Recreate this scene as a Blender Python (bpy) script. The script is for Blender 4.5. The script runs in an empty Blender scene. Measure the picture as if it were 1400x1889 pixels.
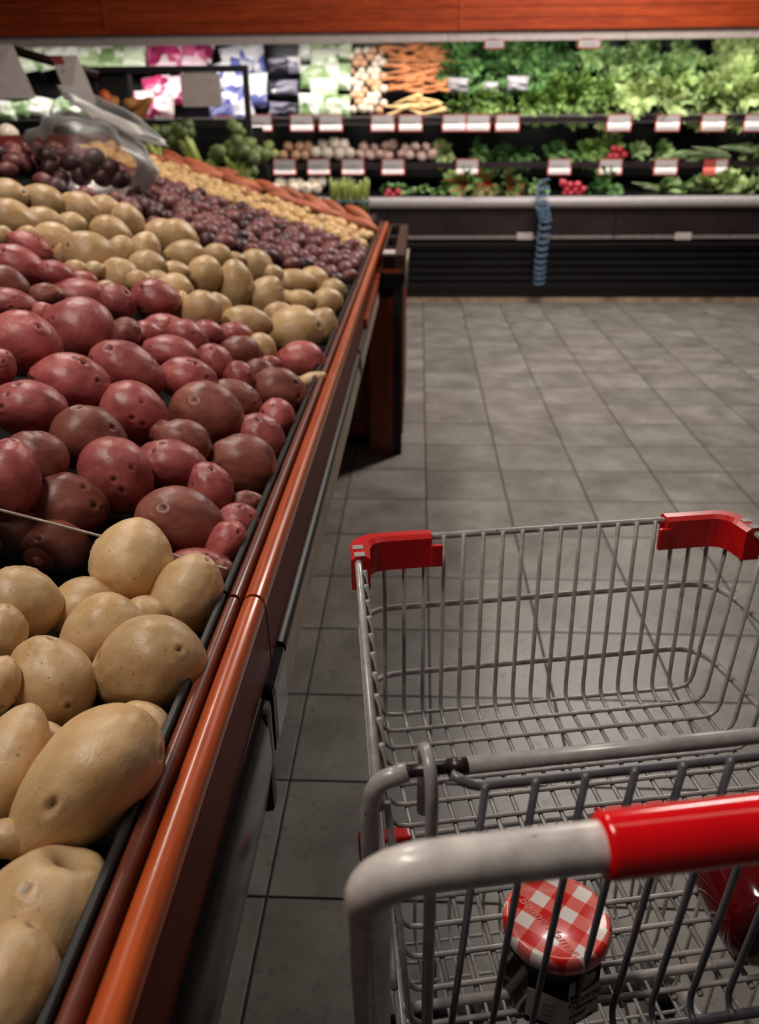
import bpy, bmesh, math, random
from mathutils import Vector, Matrix, noise

C = bpy.context.scene.collection
rnd = random.Random(7)
V3 = Vector

# ------------------------------------------------------------------ camera
T = 0.32                                   # floor tile pitch (m)
F, TILT, YAW, ROLL, H = 1560.38, 0.4261, -0.0468, -0.0082, 4.2031 * 0.32
fw = V3((math.sin(YAW) * math.cos(TILT), math.cos(YAW) * math.cos(TILT), -math.sin(TILT)))
r0 = V3((math.cos(YAW), -math.sin(YAW), 0)); u0 = r0.cross(fw)
cr = math.cos(ROLL) * r0 + math.sin(ROLL) * u0
cu = -math.sin(ROLL) * r0 + math.cos(ROLL) * u0
CAM = V3((0, 0, H))
cam = bpy.data.cameras.new('camera'); co = bpy.data.objects.new('camera', cam); C.objects.link(co)
m = Matrix((cr, cu, -fw)).transposed().to_4x4(); m.translation = CAM
co.matrix_world = m
cam.sensor_fit = 'HORIZONTAL'; cam.sensor_width = 36; cam.lens = 36 * F / 1400
cam.clip_start = 0.02
cam.dof.use_dof = True; cam.dof.focus_distance = 0.86; cam.dof.aperture_fstop = 8.0
bpy.context.scene.camera = co

# ------------------------------------------------------------------ light
sc = bpy.context.scene
sc.view_settings.view_transform = 'Standard'; sc.view_settings.look = 'None'
sc.view_settings.gamma = 1; sc.view_settings.exposure = 0.0
sc.view_settings.use_curve_mapping = False
w = bpy.data.worlds.new('shop_air'); sc.world = w; w.use_nodes = True
w.node_tree.nodes['Background'].inputs[0].default_value = (1.0, 0.92, 0.86, 1)
w.node_tree.nodes['Background'].inputs[1].default_value = 0.028

def area(name, loc, size, power, col=(1, 0.86, 0.7), aim=None):
    l = bpy.data.lights.new(name, 'AREA'); l.shape = 'RECTANGLE'
    l.size, l.size_y = size; l.energy = power; l.color = col
    o = bpy.data.objects.new(name, l); C.objects.link(o); o.location = loc
    if aim: o.rotation_euler = (V3(aim) - V3(loc)).to_track_quat('-Z', 'Y').to_euler()
    return o
area('ceiling_lamp', (-0.9, 0.55, 3.0), (1.0, 0.25), 29, (1, 0.92, 0.82), aim=(-0.4, 0.8, 0.9))
area('ceiling_lamp', (-1.1, 3.0, 3.0), (1.2, 0.25), 34, (1, 0.92, 0.82), aim=(-0.6, 3.0, 0.9))
area('ceiling_lamp', (0.9, 1.0, 3.0), (1.4, 0.12), 2.5, (1, 0.86, 0.72), aim=(0.8, 2.0, 0.0))
area('ceiling_lamp', (1.3, 5.2, 3.1), (2.0, 0.3), 118, (1, 0.94, 0.89), aim=(1.0, 5.5, 0.0))
area('case_lamp', (-0.2, 7.34, 1.93), (6.6, 0.12), 41, (1, 0.95, 0.9), aim=(-0.2, 7.6, 1.3))
area('shelf_fill', (-0.2, 7.40, 1.36), (6.6, 0.04), 3.2, (1, 0.95, 0.88), aim=(-0.2, 7.62, 1.1))  # added fill under the upper shelf, not a fitting of the case
area('shelf_fill', (-0.2, 7.36, 1.03), (6.6, 0.04), 2.6, (1, 0.95, 0.88), aim=(-0.2, 7.5, 0.85))  # second added fill, brightens the bottom row

# ------------------------------------------------------------------ pixel helpers (only used to find where real things stand)
def ray(px, py): return fw + cr * ((px - 700) / F) - cu * ((py - 944.5) / F)
def at(px, py, x=None, y=None, z=None):
    d = ray(px, py)
    if z is not None: return CAM + d * ((z - H) / d.z)
    if y is not None: return CAM + d * (y / d.y)
    return CAM + d * (x / d.x)

# ------------------------------------------------------------------ materials
def srgb(r, g, b):
    f = lambda c: (c / 12.92 if c <= 0.04045 else ((c + 0.055) / 1.055) ** 2.4)
    return (f(r / 255), f(g / 255), f(b / 255), 1)

class Mat:
    def __init__(s, name, col=(128, 128, 128), rough=0.5, metal=0.0, spec=0.5, coat=0.0):
        s.m = bpy.data.materials.new(name); s.m.use_nodes = True
        s.t = s.m.node_tree; s.n = s.t.nodes; s.b = s.n['Principled BSDF']
        s.b.inputs['Base Color'].default_value = srgb(*col)
        s.b.inputs['Roughness'].default_value = rough
        s.b.inputs['Metallic'].default_value = metal
        s.b.inputs['Specular IOR Level'].default_value = spec
        if coat: s.b.inputs['Coat Weight'].default_value = coat; s.b.inputs['Coat Roughness'].default_value = 0.12
    def node(s, t, **k):
        n = s.n.new(t)
        for a, v in k.items():
            if a in n.inputs: n.inputs[a].default_value = v
            else: setattr(n, a, v)
        return n
    def link(s, a, b): s.t.links.new(a, b)
    def coords(s, kind='Object', scale=(1, 1, 1), rot=(0, 0, 0), rand=True):
        if kind == 'World':
            src = s.node('ShaderNodeNewGeometry').outputs['Position']
        else:
            src = s.node('ShaderNodeTexCoord').outputs[kind]
        if rand:
            oi = s.node('ShaderNodeObjectInfo')
            mu = s.node('ShaderNodeMath', operation='MULTIPLY'); mu.inputs[1].default_value = 37.0
            s.link(oi.outputs['Random'], mu.inputs[0])
            ad = s.node('ShaderNodeVectorMath', operation='ADD')
            s.link(src, ad.inputs[0]); s.link(mu.outputs[0], ad.inputs[1]); src = ad.outputs[0]
        mp = s.node('ShaderNodeMapping'); mp.inputs['Scale'].default_value = scale; mp.inputs['Rotation'].default_value = rot
        s.link(src, mp.inputs['Vector'])
        return mp.outputs['Vector']
    def noise(s, vec, scale, detail=3, rough=0.55):
        n = s.node('ShaderNodeTexNoise'); n.inputs['Scale'].default_value = scale
        n.inputs['Detail'].default_value = detail; n.inputs['Roughness'].default_value = rough
        s.link(vec, n.inputs['Vector']); return n.outputs['Fac']
    def ramp(s, fac, stops):
        r = s.node('ShaderNodeValToRGB'); e = r.color_ramp.elements
        while len(e) < len(stops): e.new(0.5)
        for i, (p, c) in enumerate(stops):
            e[i].position = p; e[i].color = srgb(*c) if len(c) == 3 and max(c) > 1 else (c[0], c[0], c[0], 1)
        s.link(fac, r.inputs[0]); return r.outputs[0]
    def mix(s, fac, a, b, blend='MIX'):
        x = s.node('ShaderNodeMix', data_type='RGBA', blend_type=blend)
        if hasattr(fac, 'is_linked'): s.link(fac, x.inputs[0])
        else: x.inputs[0].default_value = fac
        for v, i in ((a, 6), (b, 7)):
            if hasattr(v, 'is_linked'): s.link(v, x.inputs[i])
            else: x.inputs[i].default_value = v
        return x.outputs[2]
    def color(s, out): s.link(out, s.b.inputs['Base Color'])
    def bump(s, h, strength=0.2, dist=0.002):
        b = s.node('ShaderNodeBump'); b.inputs['Strength'].default_value = strength; b.inputs['Distance'].default_value = dist
        s.link(h, b.inputs['Height']); s.link(b.outputs[0], s.b.inputs['Normal'])

def simple(name, col, rough=0.5, metal=0.0, var=0.12, scale=30, spec=0.5, coat=0.0, bump=0.0):
    M = Mat(name, col, rough, metal, spec, coat)
    v = M.coords()
    f = M.noise(v, scale)
    lo = tuple(max(0, c * (1 - var)) for c in col); hi = tuple(min(255, c * (1 + var)) for c in col)
    M.color(M.ramp(f, [(0.3, tuple(max(1.01 if i == 0 else 0, c) for i, c in enumerate(lo))), (0.7, tuple(max(1.01 if i == 0 else 0, c) for i, c in enumerate(hi)))]))
    if bump: M.bump(f, bump)
    return M.m

def wood(name, c1, c2, axis=1, rough=0.3, coat=0.3, fine=14.0, spec=0.4):
    M = Mat(name, c1, rough, coat=coat, spec=spec)
    s = [fine, fine, fine]; s[axis] = fine * 0.06
    v = M.coords('World', scale=tuple(s), rand=True)
    f = M.noise(v, 3.0, 5, 0.65)
    g = M.noise(v, 14.0, 2)
    c = M.ramp(f, [(0.3, c2), (0.62, c1)])
    M.color(M.mix(0.35, c, M.ramp(g, [(0.3, tuple(x * 0.75 for x in c2)), (0.7, tuple(min(255, x * 1.1) for x in c1))])))
    return M.m

def potato_mat(name, c1, c2, dark, spot, rough=0.42, nscale=1.6, spk=0.67):
    M = Mat(name, c1, rough, spec=0.45)
    v = M.coords()
    f = M.noise(v, nscale, 4)
    c = M.ramp(f, [(0.32, c2), (0.62, c1)])
    oi = M.node('ShaderNodeObjectInfo')
    hs = M.node('ShaderNodeHueSaturation')
    mr = M.node('ShaderNodeMapRange'); mr.inputs[3].default_value = 0.8; mr.inputs[4].default_value = 1.12
    M.link(oi.outputs['Random'], mr.inputs[0]); M.link(mr.outputs[0], hs.inputs['Value'])
    M.link(c, hs.inputs['Color']); c = hs.outputs[0]
    p = M.noise(v, 9.0, 2)                                   # brown skin spots and scuffs
    c = M.mix(M.ramp(p, [(spk, (0,)), (spk + 0.07, (0.75,))]), c, srgb(*spot))
    p2 = M.noise(v, 34.0, 1)                                 # small pits
    c = M.mix(M.ramp(p2, [(0.73, (0,)), (0.79, (0.5,))]), c, srgb(*spot))
    a = M.node('ShaderNodeAttribute', attribute_name='eye')
    c = M.mix(a.outputs['Fac'], c, srgb(*dark))
    M.color(c)
    b = M.noise(v, 16.0, 4)
    M.bump(b, 0.08, 0.04)
    rr = M.node('ShaderNodeMapRange'); rr.inputs[3].default_value = rough - 0.1; rr.inputs[4].default_value = rough + 0.16
    M.link(f, rr.inputs[0]); M.link(rr.outputs[0], M.b.inputs['Roughness'])
    return M.m

MT = {}
MT['yellow'] = potato_mat('yellow_potato_skin', (216, 182, 138), (202, 160, 108), (84, 54, 34), (150, 104, 62), 0.36)
MT['red'] = potato_mat('red_potato_skin', (186, 98, 94), (150, 68, 67), (40, 16, 16), (122, 66, 52), 0.34)
MT['brownred'] = potato_mat('dusty_red_potato_skin', (152, 88, 74), (116, 56, 52), (36, 16, 16), (152, 106, 74), 0.38)
MT['purple'] = potato_mat('purple_potato_skin', (136, 78, 76), (100, 56, 58), (40, 20, 22), (112, 72, 58), 0.42)
MT['darkpurple'] = potato_mat('dark_purple_potato_skin', (84, 48, 52), (58, 32, 38), (30, 16, 20), (80, 52, 48), 0.4)
MT['small_yellow'] = potato_mat('small_yellow_potato_skin', (220, 182, 126), (200, 154, 96), (110, 74, 44), (164, 116, 72))
MT['sweet'] = potato_mat('sweet_potato_skin', (188, 104, 66), (160, 80, 52), (90, 44, 30), (140, 76, 52), 0.55)
MT['rail'] = wood('orange_stained_wood', (196, 86, 36), (150, 56, 22), 1, 0.32, 0.25)
MT['rail_dark'] = wood('worn_red_brown_wood', (124, 58, 38), (66, 28, 20), 1, 0.4, 0.15)
MT['face'] = wood('brown_red_wood', (112, 34, 18), (84, 22, 14), 1, 0.5, 0.0, spec=0.1)
MT['post'] = wood('mahogany_wood', (140, 54, 28), (92, 32, 18), 2, 0.4, 0.15)
MT['fascia'] = wood('fascia_wood', (188, 76, 32), (118, 38, 18), 0, 0.5, 0.0, 9.0, spec=0.15)
MT['molding'] = simple('dark_brown_plastic', (52, 32, 28), 0.4, spec=0.3)
MT['bumper'] = wood('dark_plum_bumper', (26, 14, 15), (13, 7, 8), 1, 0.22, 0.0, spec=0.25)
MT['black_gloss'] = simple('black_gloss_plastic', (14, 11, 12), 0.16, spec=0.4)
MT['edge_black'] = simple('black_edge_plastic', (30, 27, 27), 0.45, spec=0.3)
MT['black'] = simple('black_matt', (14, 12, 13), 0.6)
MT['liner'] = simple('black_bin_liner', (8, 7, 7), 0.8, spec=0.15)
MT['strip'] = wood('grey_brown_strip', (178, 156, 140), (142, 122, 110), 1, 0.45, 0.0)
MT['steel'] = simple('black_steel', (20, 19, 20), 0.4)
MT['graytrim'] = simple('grey_trim', (132, 120, 116), 0.4)
MT['valance'] = simple('light_grey_valance', (190, 176, 170), 0.5, var=0.05)
MT['bumper_white'] = simple('white_bumper', (168, 158, 158), 0.35, var=0.05)
MT['case_dark'] = simple('dark_plum_panel', (40, 28, 31), 0.35, var=0.2, scale=4)
MT['case_black'] = simple('case_black', (16, 15, 18), 0.3)
MT['tantrim'] = simple('tan_floor_trim', (150, 126, 104), 0.5, var=0.25, scale=8)
MT['tag'] = simple('white_card', (190, 182, 181), 0.5, var=0.03)
MT['sign_white'] = simple('sign_white', (226, 212, 206), 0.5, var=0.03)
MT['tagred'] = simple('red_card_border', (170, 72, 64), 0.5, var=0.05)
MT['ink'] = simple('grey_ink', (132, 122, 120), 0.6, var=0.1)
MT['black_ink'] = simple('black_ink', (20, 18, 20), 0.6)
MT['wall'] = simple('wall_paint', (150, 140, 132), 0.7, var=0.05, scale=3)

def tile_material():
    M = Mat('ceramic_floor_tile', (120, 112, 104), 0.36)
    v = M.coords('World', rand=True)
    f = M.noise(v, 5.0, 6, 0.65); g = M.noise(v, 40.0, 3)
    c = M.ramp(f, [(0.3, (106, 99, 90)), (0.52, (132, 125, 116)), (0.72, (152, 146, 138))])
    c = M.mix(M.ramp(g, [(0.54, (0,)), (0.70, (0.55,))]), c, srgb(78, 72, 62))
    oi = M.node('ShaderNodeObjectInfo'); hs = M.node('ShaderNodeHueSaturation')
    mr = M.node('ShaderNodeMapRange'); mr.inputs[3].default_value = 0.9; mr.inputs[4].default_value = 1.08
    M.link(oi.outputs['Random'], mr.inputs[0]); M.link(mr.outputs[0], hs.inputs['Value']); M.link(c, hs.inputs['Color'])
    M.color(hs.outputs[0]); M.bump(M.noise(v, 18, 4), 0.12, 0.003)
    rr = M.node('ShaderNodeMapRange'); rr.inputs[3].default_value = 0.3; rr.inputs[4].default_value = 0.5
    M.link(f, rr.inputs[0]); M.link(rr.outputs[0], M.b.inputs['Roughness'])
    return M.m
MT['tile'] = tile_material()
MT['grout'] = simple('dark_grout', (40, 31, 25), 0.8, var=0.3, scale=20)

def zinc(name, col, chips=True):
    M = Mat(name, col, 0.34, 0.0, 0.6, 0.3)
    v = M.coords('Object', rand=False)
    f = M.noise(v, 60, 3)
    c = M.ramp(f, [(0.35, tuple(x * 0.9 for x in col)), (0.65, tuple(min(255, x * 1.06) for x in col))])
    if chips:
        p = M.noise(v, 95.0, 3, 0.6)
        c = M.mix(M.ramp(p, [(0.70, (0,)), (0.73, (1,))]), c, srgb(70, 48, 40))
    M.color(c); return M.m
MT['zinc'] = zinc('grey_powder_coat', (166, 159, 157))
MT['zinc_lit'] = zinc('lit_handle_coat', (222, 212, 207))  # the cart's grey coat, lightened to paint in the light on the handle
MT['zinc_dark'] = zinc('dark_grey_coat', (92, 90, 96))
MT['steel_worn'] = simple('worn_bare_steel', (44, 36, 36), 0.3, 0.4, var=0.5, scale=60)
MT['sleeve'] = simple('glossy_red_plastic', (240, 10, 20), 0.16, var=0.04, scale=20, spec=0.6, coat=0.5)
MT['bump_red'] = simple('red_plastic', (206, 22, 22), 0.3, var=0.05, scale=20)
MT['rubber'] = simple('grey_rubber', (52, 50, 52), 0.6)

def glassy(name, tint, mixv=0.25, rough=0.05):
    M = Mat(name)
    tr = M.node('ShaderNodeBsdfTransparent'); tr.inputs[0].default_value = tint
    gl = M.node('ShaderNodeBsdfGlossy'); gl.inputs['Roughness'].default_value = rough
    gl.inputs[0].default_value = (1, 1, 1, 1)
    fr = M.node('ShaderNodeFresnel'); fr.inputs[0].default_value = 1.45
    ad = M.node('ShaderNodeMath', operation='ADD', use_clamp=True); ad.inputs[1].default_value = mixv
    M.link(fr.outputs[0], ad.inputs[0])
    mx = M.node('ShaderNodeMixShader')
    M.link(ad.outputs[0], mx.inputs[0]); M.link(tr.outputs[0], mx.inputs[1]); M.link(gl.outputs[0], mx.inputs[2])
    M.link(mx.outputs[0], M.n['Material Output'].inputs['Surface'])
    return M.m
MT['acrylic'] = glassy('clear_acrylic', (0.72, 0.7, 0.68, 1), 0.03)
MT['acrylic_edge'] = simple('acrylic_edge', (176, 160, 146), 0.2)

def leafmat(name, c1, c2, rib=None, rough=0.5):
    M = Mat(name, c1, rough)
    v = M.coords()
    f = M.noise(v, 9.0, 4)
    c = M.ramp(f, [(0.3, c2), (0.65, c1)])
    oi = M.node('ShaderNodeObjectInfo'); hs = M.node('ShaderNodeHueSaturation')
    mr = M.node('ShaderNodeMapRange'); mr.inputs[3].default_value = 0.75; mr.inputs[4].default_value = 1.2
    M.link(oi.outputs['Random'], mr.inputs[0]); M.link(mr.outputs[0], hs.inputs['Value']); M.link(c, hs.inputs['Color'])
    a = M.node('ShaderNodeAttribute', attribute_name='eye')
    M.color(M.mix(a.outputs['Fac'], hs.outputs[0], srgb(*(rib or c1))))
    return M.m
MT['kale'] = leafmat('dark_green_leaf', (92, 138, 76), (48, 88, 48), (140, 170, 96))
MT['parsley'] = leafmat('bright_green_leaf', (134, 166, 84), (78, 116, 54), (150, 180, 90))
MT['lettuce'] = leafmat('light_green_leaf', (176, 196, 124), (120, 148, 80), (204, 214, 150))
MT['romaine'] = leafmat('mid_green_leaf', (140, 172, 104), (82, 122, 72), (200, 214, 150))
MT['chard'] = leafmat('chard_leaf', (110, 146, 80), (60, 98, 52), (190, 60, 52))
MT['scallion'] = leafmat('scallion_leaf', (150, 176, 114), (96, 130, 80), (224, 220, 200))
MT['broc'] = leafmat('broccoli_floret', (128, 142, 84), (82, 100, 54), (170, 182, 92))
MT['broc_stem'] = simple('broccoli_stem', (176, 188, 100), 0.5)
MT['carrot'] = simple('carrot_skin', (198, 126, 78), 0.5, var=0.15, scale=6)
MT['parsnip'] = simple('parsnip_skin', (226, 190, 130), 0.55, var=0.12, scale=6)
MT['onion_white'] = simple('white_onion_skin', (222, 206, 186), 0.35, var=0.12, scale=5)
MT['onion_tan'] = simple('tan_onion_skin', (204, 158, 122), 0.35, var=0.18, scale=5)
MT['garlic_pink'] = simple('pinkish_bulb_skin', (204, 168, 156), 0.4, var=0.15, scale=5)
MT['tomatillo'] = simple('pale_green_skin', (186, 196, 120), 0.35, var=0.12, scale=5)
MT['radish'] = simple('radish_skin', (176, 44, 58), 0.35, var=0.2, scale=5)
MT['ginger'] = simple('ginger_skin', (170, 112, 62), 0.6, var=0.25, scale=8)
MT['orange_skin'] = simple('orange_skin', (206, 92, 40), 0.5)
MT['grey_pack'] = simple('grey_film', (142, 136, 140), 0.3, var=0.2, scale=10)

def bagmat(name, cols, scale=9.0):
    M = Mat(name, (200, 200, 200), 0.25)
    v = M.coords()
    n = M.node('ShaderNodeTexVoronoi'); n.inputs['Scale'].default_value = scale; M.link(v, n.inputs['Vector'])
    sp = M.node('ShaderNodeSeparateColor'); M.link(n.outputs['Color'], sp.inputs[0])
    st = [(i / len(cols), c) for i, c in enumerate(cols)]
    c = M.ramp(sp.outputs[0], st); 
    for nd in M.n:
        if nd.type == 'VALTORGB': nd.color_ramp.interpolation = 'CONSTANT'
    M.color(c); return M.m
MT['bag_pink'] = bagmat('pink_print_bag', [(170, 50, 96), (208, 180, 188), (186, 90, 128), (134, 36, 76), (196, 176, 176)])
MT['bag_blue'] = bagmat('blue_print_bag', [(204, 202, 206), (90, 96, 156), (208, 204, 202), (190, 188, 198), (66, 70, 130)])
MT['bag_black'] = bagmat('black_white_tray', [(60, 56, 70), (210, 204, 206), (120, 114, 130), (40, 38, 48)])
MT['bag_green'] = bagmat('green_print_bag', [(196, 204, 180), (150, 170, 126), (206, 208, 198), (112, 138, 90)])

# ------------------------------------------------------------------ mesh building
class MB:
    def __init__(s): s.v = []; s.f = []; s.sm = []; s.at = None
    def add(s, vs, fs, smooth=True):
        o = len(s.v); s.v += [tuple(p) for p in vs]; s.f += [tuple(i + o for i in f) for f in fs]; s.sm += [smooth] * len(fs)
        return s
    def box(s, x0, x1, y0, y1, z0, z1, bev=0.0):
        if bev <= 0:
            vs = [(x, y, z) for x in (x0, x1) for y in (y0, y1) for z in (z0, z1)]
            return s.add(vs, [(0, 1, 3, 2), (4, 6, 7, 5), (0, 4, 5, 1), (2, 3, 7, 6), (0, 2, 6, 4), (1, 5, 7, 3)], False)
        bm = bmesh.new(); bmesh.ops.create_cube(bm, size=1)
        for v in bm.verts:
            v.co = V3(((x0 + x1) / 2 + v.co.x * (x1 - x0), (y0 + y1) / 2 + v.co.y * (y1 - y0), (z0 + z1) / 2 + v.co.z * (z1 - z0)))
        bmesh.ops.bevel(bm, geom=bm.edges[:], offset=bev, segments=2, affect='EDGES', profile=0.7)
        return s.bm(bm, False)
    def bm(s, bm, smooth=True):
        bm.verts.index_update()
        s.add([v.co.copy() for v in bm.verts], [[v.index for v in f.verts] for f in bm.faces], smooth); bm.free(); return s
    def tube(s, pts, r, n=8, caps=True, closed=False, rs=None):
        pts = [V3(p) for p in pts]; k = len(pts); vs = []; fs = []
        t0 = (pts[1] - pts[0]).normalized()
        up = V3((0, 0, 1)) if abs(t0.z) < 0.9 else V3((1, 0, 0))
        nrm = t0.cross(up).normalized()
        for i in range(k):
            if closed: t = (pts[(i + 1) % k] - pts[i - 1]).normalized()
            elif i == 0: t = t0
            elif i == k - 1: t = (pts[-1] - pts[-2]).normalized()
            else: t = ((pts[i + 1] - pts[i]).normalized() + (pts[i] - pts[i - 1]).normalized()).normalized()
            nrm = (nrm - t * nrm.dot(t)).normalized(); b = t.cross(nrm)
            rr = rs[i] if rs else r
            for j in range(n):
                a = 2 * math.pi * j / n
                vs.append(pts[i] + (nrm * math.cos(a) + b * math.sin(a)) * rr)
        for i in range(k if closed else k - 1):
            for j in range(n):
                p, q = i * n, ((i + 1) % k) * n; j2 = (j + 1) % n
                fs.append((p + j, p + j2, q + j2, q + j))
        if caps and not closed:
            fs.append(tuple(range(n - 1, -1, -1))); fs.append(tuple(range((k - 1) * n, k * n)))
        return s.add(vs, fs, True)
    def prism(s, prof, y0, y1, axis='y', smooth=False, seg=1):
        # closed profile of (a, b) swept along an axis: 'y' -> (a, y, b); 'x' -> (x, a, b)
        n = len(prof); vs = []
        mk = (lambda a, b, t: (a, t, b)) if axis == 'y' else (lambda a, b, t: (t, a, b))
        for t in (y0, y1): vs += [mk(a, b, t) for a, b in prof]
        fs = [(i, (i + 1) % n, n + (i + 1) % n, n + i) for i in range(n)]
        o = len(s.v); s.add(vs, fs, smooth); s.add(vs, [tuple(range(n - 1, -1, -1)), tuple(range(n, 2 * n))], False)
        return s
    def lathe(s, prof, n=24, c=(0, 0, 0)):
        vs = []; fs = []
        for r, z in prof:
            vs += [(c[0] + r * math.cos(2 * math.pi * j / n), c[1] + r * math.sin(2 * math.pi * j / n), c[2] + z) for j in range(n)]
        for i in range(len(prof) - 1):
            for j in range(n):
                j2 = (j + 1) % n; fs.append((i * n + j, i * n + j2, (i + 1) * n + j2, (i + 1) * n + j))
        fs.append(tuple(range(n - 1, -1, -1))); k = (len(prof) - 1) * n; fs.append(tuple(range(k, k + n)))
        return s.add(vs, fs, True)
    def mesh(s, name):
        me = bpy.data.meshes.new(name); me.from_pydata(s.v, [], s.f); me.validate(clean_customdata=False)
        if len(me.polygons) == len(s.sm): me.polygons.foreach_set('use_smooth', s.sm)
        if s.at is not None:
            a = me.attributes.new('eye', 'FLOAT', 'POINT'); a.data.foreach_set('value', s.at)
        me.update(); return me
    def build(s, name, mat, parent=None, base=None):
        if base is None and parent is not None: base = BASE.get(parent.name)
        if base is not None: s.v = [(x - base[0], y - base[1], z - base[2]) for x, y, z in s.v]
        me = s.mesh(name); me.materials.append(MT[mat] if isinstance(mat, str) else mat)
        o = bpy.data.objects.new(name, me); C.objects.link(o)
        if parent is not None:
            o.parent = parent
            if parent.name in BASE: BASE[o.name] = BASE[parent.name]
        return o
BASE = {}
def tag(o, label=None, cat=None, group=None, kind=None):
    if label: o['label'] = label
    if cat: o['category'] = cat
    if group: o['group'] = group
    if kind: o['kind'] = kind
    return o
def thing(name, loc, label, cat, group=None, rotz=0, world=True):
    o = bpy.data.objects.new(name, None); C.objects.link(o); o.empty_display_size = 0.05
    o.location = loc; o.rotation_euler = (0, 0, rotz)
    if world: BASE[o.name] = V3(loc)
    return tag(o, label, cat, group)
def link_mesh(name, me, mat=None, parent=None):
    o = bpy.data.objects.new(name, me); C.objects.link(o)
    if mat and not me.materials: me.materials.append(MT[mat])
    if parent is not None: o.parent = parent
    return o
def fillet(pts, r, n=5):
    pts = [V3(p) for p in pts]; out = [pts[0]]
    for i in range(1, len(pts) - 1):
        a, b, c = pts[i - 1], pts[i], pts[i + 1]
        d1 = (a - b); d2 = (c - b); rr = min(r, d1.length * 0.49, d2.length * 0.49)
        p = b + d1.normalized() * rr; q = b + d2.normalized() * rr
        for k in range(n + 1):
            t = k / n; out.append(p * (1 - t) ** 2 + b * 2 * t * (1 - t) + q * t * t)
    out.append(pts[-1]); return out
def dup(root, children=True):
    r = root.copy(); C.objects.link(r)
    if children:
        for ch in root.children:
            c = ch.copy(); C.objects.link(c); c.parent = r
            for g in ch.children:
                d = g.copy(); C.objects.link(d); d.parent = c
    return r

# ================================================================== SETTING
fl = MB().box(-4.4, 4.4, -0.6, 8.4, -0.06, -0.003).build('floor', 'grout'); tag(fl, kind='structure')
tile_me = MB().box(-T / 2 + 0.003, T / 2 - 0.003, -T / 2 + 0.003, T / 2 - 0.003, -0.012, 0, 0.0016).mesh('tile')
tile_me.materials.append(MT['tile'])
for c in range(-2, 11):
    for rr_ in range(-4, 19):
        if c > 8 and rr_ > 6: continue
        o = link_mesh('tile', tile_me, parent=fl)
        o.location = ((c + 0.5 - 0.8691) * T, (19.6404 - rr_ - 0.5) * T, rnd.uniform(-0.0006, 0.0002))
        if o.location.y > 7.32: o.location.z -= 0.0
# a back wall above and behind the cold case
tag(MB().box(-4.4, 4.4, 8.3, 8.4, -0.06, 3.4).build('wall_back', 'wall'), kind='structure')

# ================================================================== COLD CASE
CX0, CX1 = -3.9, 3.4
case = thing('refrigerated_case', (0, 7.3, 0), 'long refrigerated produce case with wooden fascia and black front along the back wall', 'display case')
MB().box(CX0, CX1, 7.27, 7.33, 0, 0.035).build('floor_trim', 'tantrim', case)
MB().box(CX0, CX1, 7.29, 8.2, 0.035, 0.12).build('base', 'case_black', case)
for k in range(6):
    z = 0.12 + k * 0.06
    MB().prism([(7.27, z), (7.235, z + 0.008), (7.235, z + 0.046), (7.27, z + 0.056)], CX0, CX1, 'x').build('louvre', 'case_black', case)
MB().box(CX0, CX1, 7.27, 8.2, 0.12, 0.5).build('base_body', 'case_black', case)
for k in range(4):
    a = CX0 + (CX1 - CX0) * k / 4
    MB().box(a + 0.004, a + (CX1 - CX0) / 4 - 0.004, 7.222, 7.24, 0.515, 0.54, 0.004).build('trim_strip', 'graytrim', case)
    MB().box(a + 0.003, a + (CX1 - CX0) / 4 - 0.003, 7.23, 7.26, 0.54, 0.76, 0.004).build('front_panel', 'case_dark', case)
MB().box(CX0, CX1, 7.2, 7.23, 0.47, 0.485, 0.003).build('lower_trim', 'graytrim', case).data.materials[0] = MT['case_dark']
MB().box(CX0, CX1, 7.26, 8.2, 0.5, 0.79).build('lower_body', 'case_black', case)
MB().prism([(7.17 + 0.045 - 0.045 * math.cos(a), 0.795 + 0.042 * math.sin(a)) for a in [math.pi * (-0.5 + k / 8) for k in range(9)]] + [(7.26, 0.838), (7.26, 0.75)], CX0, CX1, 'x', True).build('bumper', 'bumper_white', case)
MB().prism([(7.26, 0.79), (7.26, 0.84), (7.9, 0.93), (8.2, 0.95), (8.2, 0.79)], CX0, CX1, 'x').build('deck', 'case_black', case)
MB().box(CX0, CX1, 8.12, 8.2, 0.79, 2.5).build('back_panel', 'case_black', case)
def shelf_board(y0, z0, y1, z1, name='shelf'):
    return MB().prism([(y0, z0 - 0.012), (y0, z0), (y1, z1), (y1, z1 - 0.025)], CX0, CX1, 'x').build(name, 'case_black', case)
shelf_board(7.44, 1.40, 8.12, 1.62)
s2 = shelf_board(7.4, 1.075, 8.12, 1.16)
MB().box(CX0, CX1, 7.425, 7.44, 1.37, 1.415, 0.003).build('price_rail', 'case_dark', case)
MB().box(CX0, CX1, 7.385, 7.40, 1.045, 1.085, 0.003).build('price_rail', 'case_dark', case)
for k in range(5):                                                # rails' wire lips
    MB().tube([(CX0, 7.42, 1.425 + 0.0 * k), (CX1, 7.42, 1.425)], 0.004, 6).build('shelf_lip', 'graytrim', case) if k == 0 else None
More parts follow.
